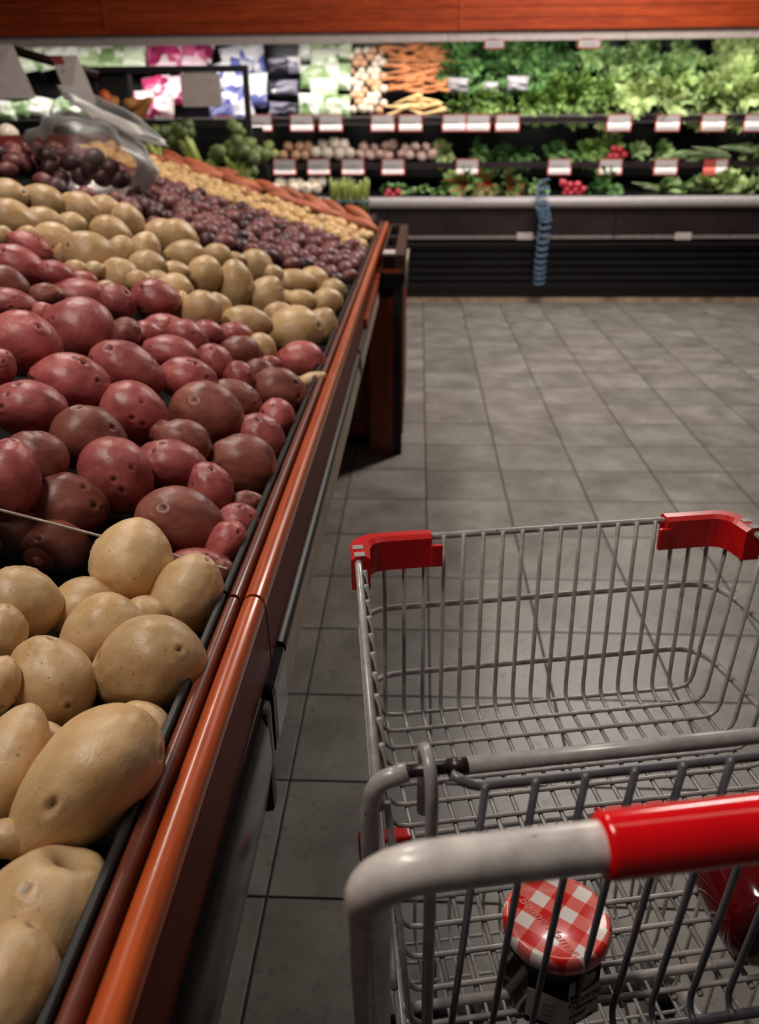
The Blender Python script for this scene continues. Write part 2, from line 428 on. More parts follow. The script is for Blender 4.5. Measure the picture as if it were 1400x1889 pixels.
# canopy: valance and stacked fascia boards
for a, b in ((CX0, at(187, 68, y=7.2).x), (at(187, 68, y=7.2).x, at(506, 68, y=7.2).x), (at(506, 68, y=7.2).x, at(827, 68, y=7.2).x), (at(827, 68, y=7.2).x, at(1155, 68, y=7.2).x), (at(1155, 68, y=7.2).x, CX1)):
    MB().box(a + 0.002, b - 0.002, 7.2, 7.26, at(700, 78, y=7.2).z, at(700, 58, y=7.2).z, 0.004).build('valance', 'valance', case)
fz = at(700, 58, y=7.16).z
for a, b in ((CX0, at(187, 30, y=7.16).x), (at(187, 30, y=7.16).x, at(846, 30, y=7.16).x), (at(846, 30, y=7.16).x, CX1)):
    for k in range(4):
        MB().box(a + 0.002, b - 0.002, 7.16, 7.2, fz + k * 0.074, fz + 0.072 + k * 0.074, 0.005).build('fascia_board', 'fascia', case)
    MB().box(a + 0.002, a + 0.035, 7.155, 7.2, fz, fz + 0.3, 0.003).build('fascia_stile', 'fascia', case)
MB().box(CX0, CX1, 7.2, 8.12, 2.1, 2.3).build('canopy_top', 'case_black', case)
MB().tube([(CX0 + 0.2, 7.42, 2.02), (CX1 - 0.2, 7.42, 2.02)], 0.014, 8).build('canopy_tube', 'valance', case)

# price tags
def price_tag(px, py, y, w, h, label, redleft=False, group=None):
    p = at(px, py, y=y)
    t = thing('price_tag', (p.x, p.y, p.z - h / 2), label, 'price tag', group, world=False)
    MB().box(-w / 2, w / 2, -0.003, 0, 0, h, 0.001).build('tag_border', 'tagred', t)
    MB().box(-w / 2 + 0.01 + (w * 0.45 if redleft else 0), w / 2 - 0.01, -0.0055, -0.003, 0.01, h - 0.008).build('tag_card', 'tag', t)
    for k in range(2):
        MB().box(-w / 2 + 0.03 + (w * 0.45 if redleft else 0), w / 2 - 0.03 - 0.03 * k, -0.0062, -0.0054, 0.026 + k * 0.034, 0.034 + k * 0.034).build('print_line', 'ink', t)
    return t
up = [(480, 'the left end of the blue bags'), (557, 'the black trays'), (610, 'the pale green packs'), (706, 'the right edge of the bulbs'), (757, 'the left half of the carrots'),
      (838, 'the gap right of the carrots'), (882, 'parsley, left of a pair'), (936, 'parsley, right of a pair'), (1142, 'the left end of the pale lettuce'), (1232, 'the middle of the pale lettuce'),
      (1316, 'the right part of the lettuce'), (1395, 'the right picture edge')]
for px, s in up: price_tag(px, 227, 7.415, 0.19, 0.125, 'red edged price tag on upper shelf below ' + s)
lo = [(525, 'leftmost, below the ginger'), (588, 'below the tan onions'), (651, 'below the white onions'), (725, 'below the pink bulbs'), (862, 'below the pale green heads'),
      (1032, 'below the dark leaves'), (1126, 'below the radishes with tops'), (1228, 'below the scallions')]
for px, s in lo: price_tag(px, 308, 7.375, 0.185, 0.12, 'red edged price tag on lower shelf, ' + s)
price_tag(1320, 309, 7.375, 0.19, 0.12, 'price tag with red left half on the lower shelf', True)
price_tag(303, 218, 7.415, 0.17, 0.05, 'low white price tag seen below the pink bags inside the black frame')
price_tag(412, 219, 7.415, 0.17, 0.045, 'low white price tag with red corner right inside the black frame')
price_tag(412, 235, 7.40, 0.17, 0.04, 'narrow pinkish price tag just under another at the frame’s right')
price_tag(912, 82, 7.19, 0.15, 0.06, 'small white tag clipped under the valance above the kale')
price_tag(1087, 81, 7.19, 0.17, 0.06, 'small white tag clipped under the valance above the romaine')
for px, s in ((968, 'left of the blue hose'), (1260, 'right of the blue hose')):
    p = at(px, 435, y=7.215)
    t = thing('panel_tag', (p.x, p.y, p.z - 0.03), 'small beige label plate on the dark case front ' + ('beside the blue hose' if px < 1000 else 'far right of the hose'), 'label', world=False)
    MB().box(-0.065, 0.065, -0.006, 0.004, 0, 0.055, 0.006).build('plate', 'valance', t)

# coiled hose
hp = [at(1002, 335, y=7.13), at(1000, 380, y=7.12), at(1006, 405, y=7.12), at(1001, 450, y=7.13), at(996, 490, y=7.14), at(994, 522, y=7.15)]
def interp(pts, t):
    t *= len(pts) - 1; i = min(int(t), len(pts) - 2); return pts[i].lerp(pts[i + 1], t - i)
N = 17 * 12
hel = []
for i in range(N + 1):
    c = interp(hp, i / N); a = i * 2 * math.pi / 12; R = 0.044
    hel.append(c + V3((R * math.cos(a), R * 0.7 * math.sin(a), 0.02 * math.sin(a + 0.6))))
M_ = simple('blue_hose', (84, 108, 134), 0.3); MT['hose'] = M_
tag(MB().tube(hel, 0.008, 6).build('coiled_hose', 'hose'), 'blue coiled spray hose hanging down the black case front', 'hose')

# ---- produce meshes
def leaf_bunch(seed, n, L, W, spread, ruffle, curl, stem=0.3):
    """leaves rising from one tied base along +Y with tips fanning out and curling"""
    r = random.Random(seed); mb = MB(); mb.at = []
    for i in range(n):
        az = r.uniform(0, 2 * math.pi); out = spread * math.sqrt(r.random())
        d = V3((math.cos(az) * out, 1, math.sin(az) * out)).normalized()
        ll = L * r.uniform(0.75, 1.1); ww = W * r.uniform(0.7, 1.15)
        side = d.cross(V3((math.cos(az + 0.5), 0, math.sin(az + 0.5)))).normalized(); nn = side.cross(d).normalized()
        vs = []; ns, nc = 6, 4
        for a in range(ns + 1):
            t = a / ns
            wv = ww * (0.16 if t < stem else 0.16 + 0.84 * math.sin(min(1, (t - stem) / (1 - stem) * 1.25 + 0.05) * math.pi * 0.78))
            ctr = d * (ll * t) + nn * (curl * ll * t * t) + V3((0, 0, -0.12 * L * t * t))
            for b in range(nc + 1):
                q = b / nc - 0.5
                z = ruffle * math.sin(a * 2.1 + b * 2.6 + i) * wv * (abs(q) * 2) + 0.3 * wv * (4 * q * q)
                vs.append(ctr + side * (q * wv) + nn * z)
                mb.at.append(max(0, 1 - abs(q) * 9) * 0.7 if t > stem else 0.9)
        fs = [(a * (nc + 1) + b, a * (nc + 1) + b + 1, (a + 1) * (nc + 1) + b + 1, (a + 1) * (nc + 1) + b) for a in range(ns) for b in range(nc)]
        mb.add(vs, fs)
    return mb
def bunch_meshes(nm, mat, k, **kw):
    out = []
    for i in range(k):
        me = leaf_bunch(100 + i, **kw).mesh(nm); me.materials.append(MT[mat]); out.append(me)
    return out
KALE = bunch_meshes('kale_bunch', 'kale', 3, n=26, L=0.26, W=0.085, spread=0.75, ruffle=0.45, curl=0.25)
PARS = bunch_meshes('parsley_bunch', 'parsley', 3, n=40, L=0.2, W=0.06, spread=0.9, ruffle=0.5, curl=0.2, stem=0.45)
LETT = bunch_meshes('lettuce_head', 'lettuce', 3, n=24, L=0.24, W=0.13, spread=0.8, ruffle=0.4, curl=0.3, stem=0.1)
ROMA = bunch_meshes('romaine_head', 'romaine', 3, n=18, L=0.28, W=0.1, spread=0.5, ruffle=0.2, curl=0.2, stem=0.1)
CHAR = bunch_meshes('chard_bunch', 'chard', 2, n=18, L=0.27, W=0.1, spread=0.55, ruffle=0.3, curl=0.2, stem=0.4)
SCAL = bunch_meshes('scallion_bunch', 'scallion', 2, n=22, L=0.32, W=0.018, spread=0.14, ruffle=0.1, curl=0.05, stem=0.25)

def put(name, me, px, py, y, label, cat, group, rot=(0, 0, 0), s=1.0, sq=(1, 1, 1)):
    p = at(px, py, y=y)
    o = link_mesh(name, me); o.location = p; o.rotation_euler = rot; o.scale = (s * sq[0], s * sq[1], s * sq[2])
    return tag(o, label, cat, group)
ORD = ['first', 'second', 'third', 'fourth', 'fifth', 'sixth', 'seventh', 'eighth', 'ninth', 'tenth', 'eleventh', 'twelfth', 'thirteenth', 'fourteenth', 'fifteenth', 'sixteenth', 'seventeenth', 'eighteenth', 'nineteenth', 'twentieth']
def top_y(py):          # the product wall on the upper shelf leans back as it rises
    return 7.46 + max(0, (210 - py)) * 0.0031
def scatter(name, meshes, x0, x1, y0, y1, dx, dy, label, cat, group, s=1.0, depth=top_y, rotf=None, jit=0.3):
    row = 0; py = y1; made = []
    while py >= y0 - 1e-6:
        px = x0 + (row % 2) * dx * 0.5
        while px <= x1 + 1e-6:
            rot = rotf() if rotf else (math.radians(-60 + rnd.uniform(-25, 25)), rnd.uniform(-0.5, 0.5), math.pi + rnd.uniform(-0.9, 0.9))
            o = put(name, rnd.choice(meshes), px + rnd.uniform(-jit, jit) * dx, py + rnd.uniform(-jit, jit) * dy, depth(py), label, cat, group, rot, s * rnd.uniform(0.88, 1.12))
            made.append((row, px, o)); px += dx
        py -= dy; row += 1
    if len(made) > 30: return                      # too many alike to tell apart
    for r_ in range(row):                          # say which one: its place in its own row
        ms = sorted([m_ for m_ in made if m_[0] == r_], key=lambda m_: m_[1])
        for j, (_, _, o) in enumerate(ms):
            t = (ORD[j] + ' from left') if len(ms) > 1 else ''
            if row > 1: t += (', ' if t else '') + ORD[r_] + ' row up'
            if t: o['label'] = label + ', ' + t
# leaf bunch local +Y is the growing direction: point it to the camera (-y) and a little up
face = lambda: (rnd.uniform(-0.5, 0.35), rnd.uniform(-0.6, 0.6), math.pi + rnd.uniform(-0.7, 0.7))
scatter('kale_bunch', KALE, 842, 985, 86, 140, 36, 24, 'dark kale bunch above the grey packs', 'greens', 'kale bunches on the upper shelf', 0.85, lambda p: top_y(p) + 0.12, face)
scatter('parsley_bunch', PARS, 838, 975, 184, 190, 34, 20, 'parsley bunch before the grey packs', 'greens', 'parsley bunches on the upper shelf', 0.75, lambda p: top_y(p) + 0.08, face)
scatter('kale_bunch', KALE, 1000, 1045, 86, 145, 38, 26, 'dark green bunch left of the romaine', 'greens', 'dark bunches left of the romaine', 0.85, lambda p: top_y(p) + 0.12, face)
scatter('parsley_bunch', PARS, 992, 1108, 150, 188, 36, 22, 'bright curly parsley bunch mid upper shelf', 'greens', 'curly parsley bunches', 0.95, lambda p: top_y(p) + 0.1, face)
scatter('romaine_head', ROMA, 1085, 1190, 86, 145, 42, 26, 'mid green romaine head on upper shelf', 'greens', 'romaine heads', 0.95, lambda p: top_y(p) + 0.13, face)
scatter('lettuce_head', LETT, 1140, 1300, 160, 188, 44, 25, 'light leaf lettuce at upper shelf front', 'lettuce', 'leaf lettuce front row', 0.9, lambda p: top_y(p) + 0.1, face)
scatter('romaine_head', ROMA, 1215, 1290, 86, 145, 42, 26, 'light romaine head behind front lettuce', 'greens', 'romaine heads behind lettuce', 1.0, lambda p: top_y(p) + 0.13, face)
scatter('lettuce_head', LETT, 1315, 1440, 88, 188, 46, 27, 'pale lettuce at upper shelf right end', 'lettuce', 'lettuce at the right end', 1.0, lambda p: top_y(p) + 0.12, face)

def pillow(seed, w, h, d, n=10):
    r = random.Random(seed); mb = MB(); vs = []
    for side in (-1, 1):
        for i in range(n + 1):
            for j in range(n + 1):
                x, z = i / n * 2 - 1, j / n * 2 - 1
                t = (1 - x ** 4) * (1 - z ** 4)
                b = t ** 0.5 * d / 2 * (1 + 0.5 * noise.noise(V3((x * 2 + seed, z * 2, side))))
                vs.append((x * w / 2 * (1 - 0.06 * (1 - abs(z))), side * b, z * h / 2))
    m_ = (n + 1) ** 2; fs = []
    for k in (0, 1):
        for i in range(n):
            for j in range(n):
                a = k * m_ + i * (n + 1) + j; q = (a, a + 1, a + n + 2, a + n + 1)
                fs.append(q if k else q[::-1])
    return mb.add(vs, fs)
def bag_set(name, mat, w, h, d, k=3):
    out = []
    for i in range(k):
        me = pillow(i + len(name), w, h, d).mesh(name); me.materials.append(MT[mat]); out.append(me)
    return out
tilt = lambda: (math.radians(-25 + rnd.uniform(-12, 12)), rnd.uniform(-0.25, 0.25), rnd.uniform(-0.3, 0.3))
bp = bag_set('salad_bag', 'bag_pink', 0.22, 0.24, 0.09); bb = bag_set('salad_bag', 'bag_blue', 0.21, 0.24, 0.09)
bg = bag_set('salad_bag', 'bag_green', 0.23, 0.2, 0.08); bk = bag_set('packed_tray', 'bag_black', 0.26, 0.12, 0.08)
byd = lambda p: top_y(p) + 0.03
scatter('salad_bag', bg, 12, 262, 85, 108, 40, 22, 'white green salad bag, case top left', 'salad bag', 'salad bags top left', 1, byd, tilt, 0.15)
scatter('salad_bag', bg, 10, 150, 196, 200, 34, 30, 'whitish bag low left of black frame', 'salad bag', 'bags left of the frame', 0.8, byd, tilt, 0.15)
scatter('salad_bag', bp, 290, 390, 85, 106, 34, 21, 'magenta white salad bag above black frame', 'salad bag', 'magenta bags above the frame', 1, byd, tilt, 0.12)
scatter('salad_bag', bp, 268, 330, 155, 195, 34, 30, 'pink salad bag inside black frame', 'salad bag', 'pink bags inside the frame', 1, byd, tilt, 0.15)
scatter('salad_bag', bb, 412, 482, 86, 198, 36, 30, 'white blue salad bag beside black trays', 'salad bag', 'blue bags', 1, byd, tilt, 0.12)
scatter('packed_tray', bk, 522, 524, 84, 202, 60, 20, 'black and white packed tray in stack', 'tray', 'stacked black trays', 1, byd, lambda: (math.radians(-15), rnd.uniform(-0.08, 0.08), rnd.uniform(-0.15, 0.15)), 0.06)
scatter('salad_bag', bg, 575, 630, 86, 198, 46, 28, 'pale green pack right of black trays', 'salad bag', 'pale green packs', 1, byd, lambda: (math.radians(-20), rnd.uniform(-0.06, 0.06), rnd.uniform(-0.1, 0.1)), 0.06)
gp = bag_set('film_pack', 'grey_pack', 0.17, 0.11, 0.1)
for px, py, s in ((845, 158, 1.0), (905, 162, 0.75), (955, 155, 1.05)):
    put('film_pack', gp[0], px, py, top_y(py) - 0.03, 'grey film wrapped pack ' + {845: 'beside the carrots', 905: 'between two larger grey packs', 955: 'right of two others under the kale'}[px], 'pack', None, (0.1, 0, 0.1), s)

def bulb(seed, flat=0.9, neck=0.25, n=14):
    r = random.Random(seed); prof = []
    for i in range(9):
        a = -math.pi / 2 + math.pi * i / 8; prof.append((max(0.02, math.cos(a)), math.sin(a) * flat))
    prof[-1] = (0.06, flat + neck); prof.insert(-1, (0.14, flat + neck * 0.25))
    mb = MB().lathe(prof, n)
    mb.v = [tuple(V3(p) * (1 + 0.06 * noise.noise(V3(p) * 1.5 + V3((seed, 0, 0))))) for p in mb.v]
    return mb
def mset(nm, mat, mbs):
    out = []
    for b in mbs:
        me = b.mesh(nm); me.materials.append(MT[mat]); out.append(me)
    return out
anyrot = lambda: (rnd.uniform(-1.2, 1.2), rnd.uniform(-1.2, 1.2), rnd.uniform(0, 6.28))
BW = mset('white_onion', 'onion_white', [bulb(i) for i in range(2)]); BT = mset('onion', 'onion_tan', [bulb(i + 5) for i in range(2)])
BPk = mset('garlic_bulb', 'garlic_pink', [bulb(i + 9, 0.75, 0.5) for i in range(2)]); TM = mset('tomatillo', 'tomatillo', [bulb(i + 3, 0.95, 0.05) for i in range(2)])
RD = mset('radish', 'radish', [bulb(i + 20, 0.95, 0.4) for i in range(2)])
scatter('onion', BT, 650, 712, 84, 202, 16, 12, 'tan and white bulb in the column between packs and carrots', 'bulb', 'bulbs left of the carrots', 0.036, lambda p: top_y(p) + 0.05, anyrot, 0.2)
for k, o in enumerate([o for o in C.objects if o.get('group') == 'bulbs left of the carrots']):
    if k % 5 < 3: o.data = BW[k % 2]
mid = lambda p: 7.5 + (290 - p) * 0.004
scatter('tomatillo', TM, 470, 508, 262, 284, 19, 17, 'round green tomatillo on lower shelf', 'tomatillo', 'tomatillos on the lower shelf', 0.045, mid, anyrot, 0.1)
scatter('onion', BT, 525, 570, 268, 286, 18, 15, 'tan onion right of tomatillos', 'onion', 'tan onions on the lower shelf', 0.042, mid, anyrot, 0.2)
scatter('white_onion', BW, 582, 645, 262, 284, 21, 17, 'white onion right of tan onions', 'onion', 'white onions on the lower shelf', 0.05, mid, anyrot, 0.15)
scatter('garlic_bulb', BPk, 662, 805, 262, 286, 19, 16, 'pinkish garlic bulb on lower shelf', 'garlic', 'garlic bulbs on the lower shelf', 0.044, mid, anyrot, 0.2)
scatter('lettuce_head', LETT, 825, 850, 276, 278, 26, 20, 'small pale head right of garlic', 'greens', 'pale heads on the lower shelf', 0.55, lambda p: 7.60, face, 0.1)
scatter('kale_bunch', KALE, 875, 1050, 272, 284, 34, 20, 'dark leafy bunch on lower shelf', 'greens', 'dark bunches on the lower shelf', 0.6, lambda p: 7.62, face, 0.2)
scatter('parsley_bunch', PARS, 1070, 1130, 272, 280, 30, 20, 'green radish tops on lower shelf', 'greens', 'radish tops on the lower shelf', 0.7, lambda p: 7.62, face, 0.2)
scatter('radish', RD, 1122, 1152, 272, 288, 14, 11, 'red radish beside its green tops', 'radish', 'radishes on the lower shelf', 0.03, lambda p: 7.5, anyrot, 0.2)
lay = lambda: (rnd.uniform(-0.15, 0.15), rnd.uniform(-0.5, 0.5), rnd.choice((-1, 1)) * math.pi / 2 + rnd.uniform(-0.25, 0.25))
scatter('parsley_bunch', ROMA, 1172, 1235, 272, 282, 32, 20, 'pale white stemmed bunch left of scallions', 'greens', 'white stemmed bunches', 0.6, lambda p: 7.60, face, 0.2)
scatter('scallion_bunch', SCAL, 1278, 1345, 266, 288, 42, 8, 'scallion bunch lying on lower shelf', 'scallions', 'scallion bunches', 0.9, lambda p: 7.52, lay, 0.15)
scatter('lettuce_head', LETT, 1370, 1420, 272, 282, 34, 20, 'green head at lower shelf right end', 'greens', 'heads at the lower right end', 0.6, lambda p: 7.60, face, 0.2)
low = lambda p: 7.34 + (358 - p) * 0.006
scatter('garlic_bulb', BW, 505, 600, 334, 350, 20, 12, 'white bulb behind the sweet potatoes', 'bulb', 'white bulbs in the bottom row', 0.05, low, anyrot, 0.2)
scatter('radish', RD, 712, 736, 352, 362, 13, 9, 'red radish at bottom row left', 'radish', 'radishes at the bottom left', 0.03, lambda p: 7.32, anyrot, 0.2)
scatter('parsley_bunch', PARS, 705, 735, 345, 350, 34, 20, 'dark green tops of the bottom radishes', 'greens', 'tops of bottom radishes', 0.55, lambda p: 7.46, face, 0.1)
scatter('romaine_head', ROMA, 760, 840, 330, 345, 36, 20, 'leafy green head left of the chard', 'greens', 'green heads left of the chard', 0.85, lambda p: 7.47, face, 0.2)
scatter('chard_bunch', CHAR, 858, 955, 332, 345, 38, 20, 'green red stemmed bunch, bottom row', 'greens', 'chard bunches in the bottom row', 0.85, lambda p: 7.46, face, 0.2)
scatter('romaine_head', ROMA, 972, 1035, 330, 344, 34, 20, 'pale green head behind the blue hose', 'greens', 'pale heads behind the hose', 0.75, lambda p: 7.47, face, 0.2)
scatter('radish', RD, 1040, 1080, 335, 360, 14, 10, 'red radish right of the hose', 'radish', 'radishes right of the hose', 0.032, lambda p: 7.36, anyrot, 0.2)
scatter('kale_bunch', KALE, 1095, 1150, 330, 344, 36, 20, 'dark green bunch right of bottom radishes', 'greens', 'dark bunches in the bottom row', 0.8, lambda p: 7.46, face, 0.2)
scatter('scallion_bunch', SCAL, 1165, 1195, 332, 356, 40, 10, 'white stalk bunch lying in the bottom row', 'greens', 'white stalk bunches', 0.8, lambda p: 7.4, lay, 0.1)
scatter('romaine_head', ROMA, 1210, 1280, 330, 345, 36, 20, 'pale stemmed green head, bottom row', 'greens', 'pale stemmed heads bottom right', 0.8, lambda p: 7.46, face, 0.2)
scatter('lettuce_head', LETT, 1300, 1420, 326, 343, 38, 22, 'bright leafy head at bottom row right', 'lettuce', 'lettuce at the bottom right', 0.8, lambda p: 7.46, face, 0.2)

def root(seed, L, R, n=10, k=9, bend=0.06):
    r = random.Random(seed); pts = []; rs = []
    for i in range(k):
        t = i / (k - 1)
        pts.append(V3((L * (t - 0.5), bend * L * math.sin(t * 3 + seed) + 0.01 * L * r.uniform(-1, 1), bend * L * math.cos(t * 2.4 + seed * 2))))
        rs.append(R * max(0.06, (1 - 0.75 * t) * min(1, 0.35 + t * 8)))
    return MB().tube(pts, R, n, rs=rs)
CRm = mset('carrot', 'carrot', [root(i, 0.24, 0.018) for i in range(4)]); PNm = mset('parsnip', 'parsnip', [root(i + 7, 0.24, 0.022) for i in range(3)])
flatrot = lambda: (rnd.uniform(-0.2, 0.2), rnd.uniform(-0.28, 0.28), rnd.choice((0, math.pi)) + rnd.uniform(-0.35, 0.35))
scatter('carrot', CRm, 732, 812, 84, 166, 26, 5.4, 'orange carrot in the stacked carrot pile on the upper shelf', 'carrot', 'carrots on the upper shelf', 1, lambda p: top_y(p) + 0.02, flatrot, 0.2)
scatter('parsnip', PNm, 738, 805, 182, 206, 32, 6.5, 'pale parsnip below the carrots', 'parsnip', 'parsnips on the upper shelf', 1, lambda p: top_y(p) + 0.02, flatrot, 0.2)
#PART2
# ================================================================== PRODUCE TABLES
XE = -0.222                                       # inner edge of the front rail
Y0, YJ, YE = -0.25, 0.832, 5.06                   # near end, joint between the two units, far end
def circ(cx, cz, r, a0, a1, n):
    return [(cx + r * math.cos(math.radians(a0 + (a1 - a0) * k / n)), cz + r * math.sin(math.radians(a0 + (a1 - a0) * k / n))) for k in range(n + 1)]
def heap(x, y):                                   # mean height of the potato centres above the floor
    d = max(0.0, XE - x)
    z = 0.845 + 0.33 * d
    if 0.888 < y < 1.79: z += 0.075 * math.sin(math.pi * (y - 0.84) / 1.0) * min(1, d / 0.35) 
    elif y <= 0.888: z += -0.012
    elif y < 2.9: z += 0.05 * min(1, d / 0.4)
    return z
def table(y0, y1, label, near):
    t = thing('produce_table', ((-0.95), (y0 + y1) / 2, 0), label, 'produce table')
    e = 0.003
    MB().prism([(XE, 0.80), (XE, 0.863), (XE + 0.0015, 0.8645), (XE + 0.006, 0.8645), (XE + 0.0075, 0.863), (XE + 0.0075, 0.80)], y0 + e, y1 - e + (0.06 if not near else 0)).build('black_edge_strip', 'edge_black', t)
    x1 = XE + 0.0075
    MB().prism([(x1, 0.80)] + circ(x1 + 0.0072, 0.853, 0.0072, 180, 0, 8) + [(x1 + 0.0144, 0.80)], y0 + e, y1 - e, smooth=True).build('inner_rail', 'rail_dark', t)
    MB().box(x1 + 0.0146, x1 + 0.0176, y0 + e, y1 - e, 0.80, 0.843).build('groove', 'black', t)
    x2 = x1 + 0.0178
    MB().prism([(x2, 0.79), (x2, 0.846)] + circ(x2 + 0.0125, 0.8485, 0.0125, 165, 15, 10) + [(x2 + 0.0255, 0.846), (x2 + 0.0255, 0.79)], y0 + e, y1 - e, smooth=True).build('front_rail', 'rail', t)
    x3 = x2 + 0.0255
    MB().prism([(x3 - 0.02, 0.772), (x3 - 0.02, 0.843), (x3 + 0.0006, 0.843), (x3 + 0.0028, 0.772)], y0 + e, y1 - e).build('face_board', 'face', t)
    if near:
        MB().prism([(x3 - 0.02, 0.773), (x3 + 0.001, 0.776), (x3 + 0.008, 0.77), (x3 + 0.0135, 0.75), (x3 + 0.0145, 0.70), (x3 + 0.009, 0.655), (x3 - 0.003, 0.62), (x3 - 0.02, 0.61)], y0, y1 - 0.075, smooth=True).build('bumper_rail', 'bumper', t)
        MB().box(x3 - 0.018, x3 + 0.0148, y1 - 0.098, y1 - 0.07, 0.63, 0.771, 0.010).build('bumper_end_cap', 'molding', t)
        MB().box(x3 - 0.02, x3 + 0.0145, y1 - 0.055, y1 + 0.04, 0.68, 0.77, 0.012).build('corner_block', 'black_gloss', t)
    else:
        yj = 2.36
        for a, b, nm in ((y0 + 0.045, yj - 0.004, 'molding'), (yj + 0.004, y1 - 0.02, 'molding')):
            MB().prism([(x3 - 0.02, 0.771), (x3 + 0.003, 0.771)] + circ(x3 + 0.004, 0.761, 0.0095, 80, -80, 6) + [(x3 - 0.02, 0.752)], a, b, smooth=True).build('molding', 'molding', t)
            MB().prism([(x3 - 0.03, 0.752), (x3 - 0.012, 0.752), (x3 - 0.012, 0.738), (x3 - 0.03, 0.738)], a, b).build('shadow_gap', 'black', t)
            MB().prism([(x3 - 0.03, 0.738), (x3 + 0.006, 0.742), (x3 + 0.012, 0.70), (x3 - 0.03, 0.70)], a, b).build('lower_strip', 'strip' if nm else 'strip', t)
        MB().box(x3 - 0.02, x3 + 0.014, yj - 0.02, yj + 0.02, 0.70, 0.772, 0.004).build('joint_clip', 'black_gloss', t)
        for k in range(3):
            MB().box(x3 - 0.02, x3 + 0.0136 , yj + 0.3 + k * 0.82, yj + 1.08 + k * 0.82, 0.772 + 0.001, 0.80, 0.002).build('glossy_board', 'rail', t)
    # sloping black bin floor, one panel per bin, back board and base
    return t
tn = table(Y0, YJ, 'near produce table unit with orange wooden rail and dark rounded bumper', True)
tf = table(YJ, YE, 'long far produce table unit with orange wooden rail and grey lower strip', False)
XB = -1.62
def bin_floor(t, a, b, drop):
    z0, z1 = 0.845 - drop, 0.845 + 0.33 * (XE - XB) - drop
    MB().prism([(XE, z0 - 0.03), (XE, z0), (XB, z1), (XB, z1 - 0.03)], a, b).build('bin_floor', 'liner', t)
bin_floor(tn, Y0, YJ - 0.002, 0.10); bin_floor(tf, YJ + 0.002, 0.886, 0.10)
bin_floor(tf, 0.89, 1.786, 0.075); bin_floor(tf, 1.79, 2.884, 0.06)
bin_floor(tf, 2.888, 3.854, 0.03); bin_floor(tf, 3.858, 4.48, 0.028); bin_floor(tf, 4.484, YE, 0.03)
for t, a, b in ((tn, Y0, YJ - 0.003), (tf, YJ + 0.003, YE)):
    MB().box(XE - 0.004, XE + 0.004, a, b, 0.70, 0.80).build('front_board', 'black', t)
    MB().box(XB - 0.03, XB, a, b, 0.3, 1.33).build('back_board', 'face', t)
    MB().box(-0.26, -0.215, a + 0.02, b - 0.02, 0.62, 0.70).build('under_frame', 'black', t)
    MB().box(XB, -0.36, a + 0.25, b - 0.25, 0.03, 0.68).build('base_cabinet', 'face', t)
    MB().box(XB + 0.05, -0.40, a + 0.3, b - 0.3, 0.0, 0.05).build('plinth', 'black', t)
    MB().box(XB, -0.26, a + 0.01, b - 0.01, 0.64, 0.66).build('under_panel', 'black', t)
MB().box(-0.36, -0.343, 0.9, 4.8, 0.17, 0.27).build('base_rail', 'post', tf)
# clear dividers between the bins
for y, lab in ((0.888, 'clear acrylic divider between the near yellow potatoes and the red ones'), (1.788, 'clear acrylic divider between the red potatoes and the yellow ones behind'),
               (2.886, 'clear acrylic divider between the yellow potatoes and the purple ones'), (3.856, 'clear acrylic divider between purple and small yellow potatoes')):
    d = thing('divider', (-0.9, y, 0.85), lab, 'divider')
    top = 0.005 if y < 1 else -0.015
    def zt(x): return 0.858 + 0.283 * (XE - x) + top
    MB().prism([(XE - 0.003, 0.75), (XE - 0.003, zt(XE)), (XB, zt(XB)), (XB, zt(XB) - 0.11)], y - 0.0015, y + 0.0015).build('sheet', 'acrylic', d)
    MB().prism([(XE - 0.003, zt(XE)), (XE - 0.003, zt(XE) + 0.002), (XB, zt(XB) + 0.002), (XB, zt(XB))], y - 0.0015, y + 0.0015).build('top_edge', 'acrylic_edge', d)

# ------------------------------------------------------------------ potatoes
def potato_mesh(name, seed, mat, sub=4, lump=0.07, eyes=7, taper=0.0, notch=0.0, fine=0.012):
    r = random.Random(seed * 13 + 5)
    bm = bmesh.new(); bmesh.ops.create_icosphere(bm, subdivisions=sub, radius=1)
    E = []
    for i in range(eyes):
        d = V3((r.gauss(0, 1), r.gauss(0, 1), r.gauss(0, 0.8))).normalized()
        E.append((d, r.uniform(0.05, 0.10), r.uniform(0.035, 0.08)))
    val = []
    off = V3((seed * 3.7, seed * 1.3, seed * 2.1))
    for v in bm.verts:
        n = v.co.normalized()
        q = 1 + lump * noise.noise(n * 0.8 + off) * 1.3 + lump * 0.4 * noise.noise(n * 2.0 + off) + fine * noise.noise(n * 5.5 + off)
        # slightly boxy, like a real tuber
        q *= 1 + 0.035 * (abs(n.x) ** 4 + abs(n.y) ** 4 + abs(n.z) ** 4 - 0.6)
        ev = 0
        for d, wd, dep in E:
            a = math.acos(max(-1, min(1, n.dot(d)))); g = math.exp(-(a / wd) ** 2)
            q -= dep * g; q += dep * 0.35 * math.exp(-((a - wd * 1.9) / (wd * 0.8)) ** 2)
            ev = max(ev, min(1, 1.9 * math.exp(-(a / (wd * 0.7)) ** 2)))
        if notch:
            a = math.acos(max(-1, min(1, n.dot(V3((1, 0.12, 0.4)).normalized()))))
            g = math.exp(-(a / 0.33) ** 2); q -= notch * g; ev = max(ev, min(1, 1.1 * math.exp(-(a / 0.17) ** 2)))
        p = n * q
        s = 1 + taper * n.x
        v.co = V3((p.x, p.y * s, p.z * s)); val.append(ev)
    mb = MB(); mb.bm(bm, True); mb.at = val
    me = mb.mesh(name); me.materials.append(MT[mat]); return me
PM = {}
PM['yellow'] = [potato_mesh('yellow_potato', i, 'yellow', 5, 0.075, 6, 0.12 * (i % 3 - 1)) for i in range(6)]
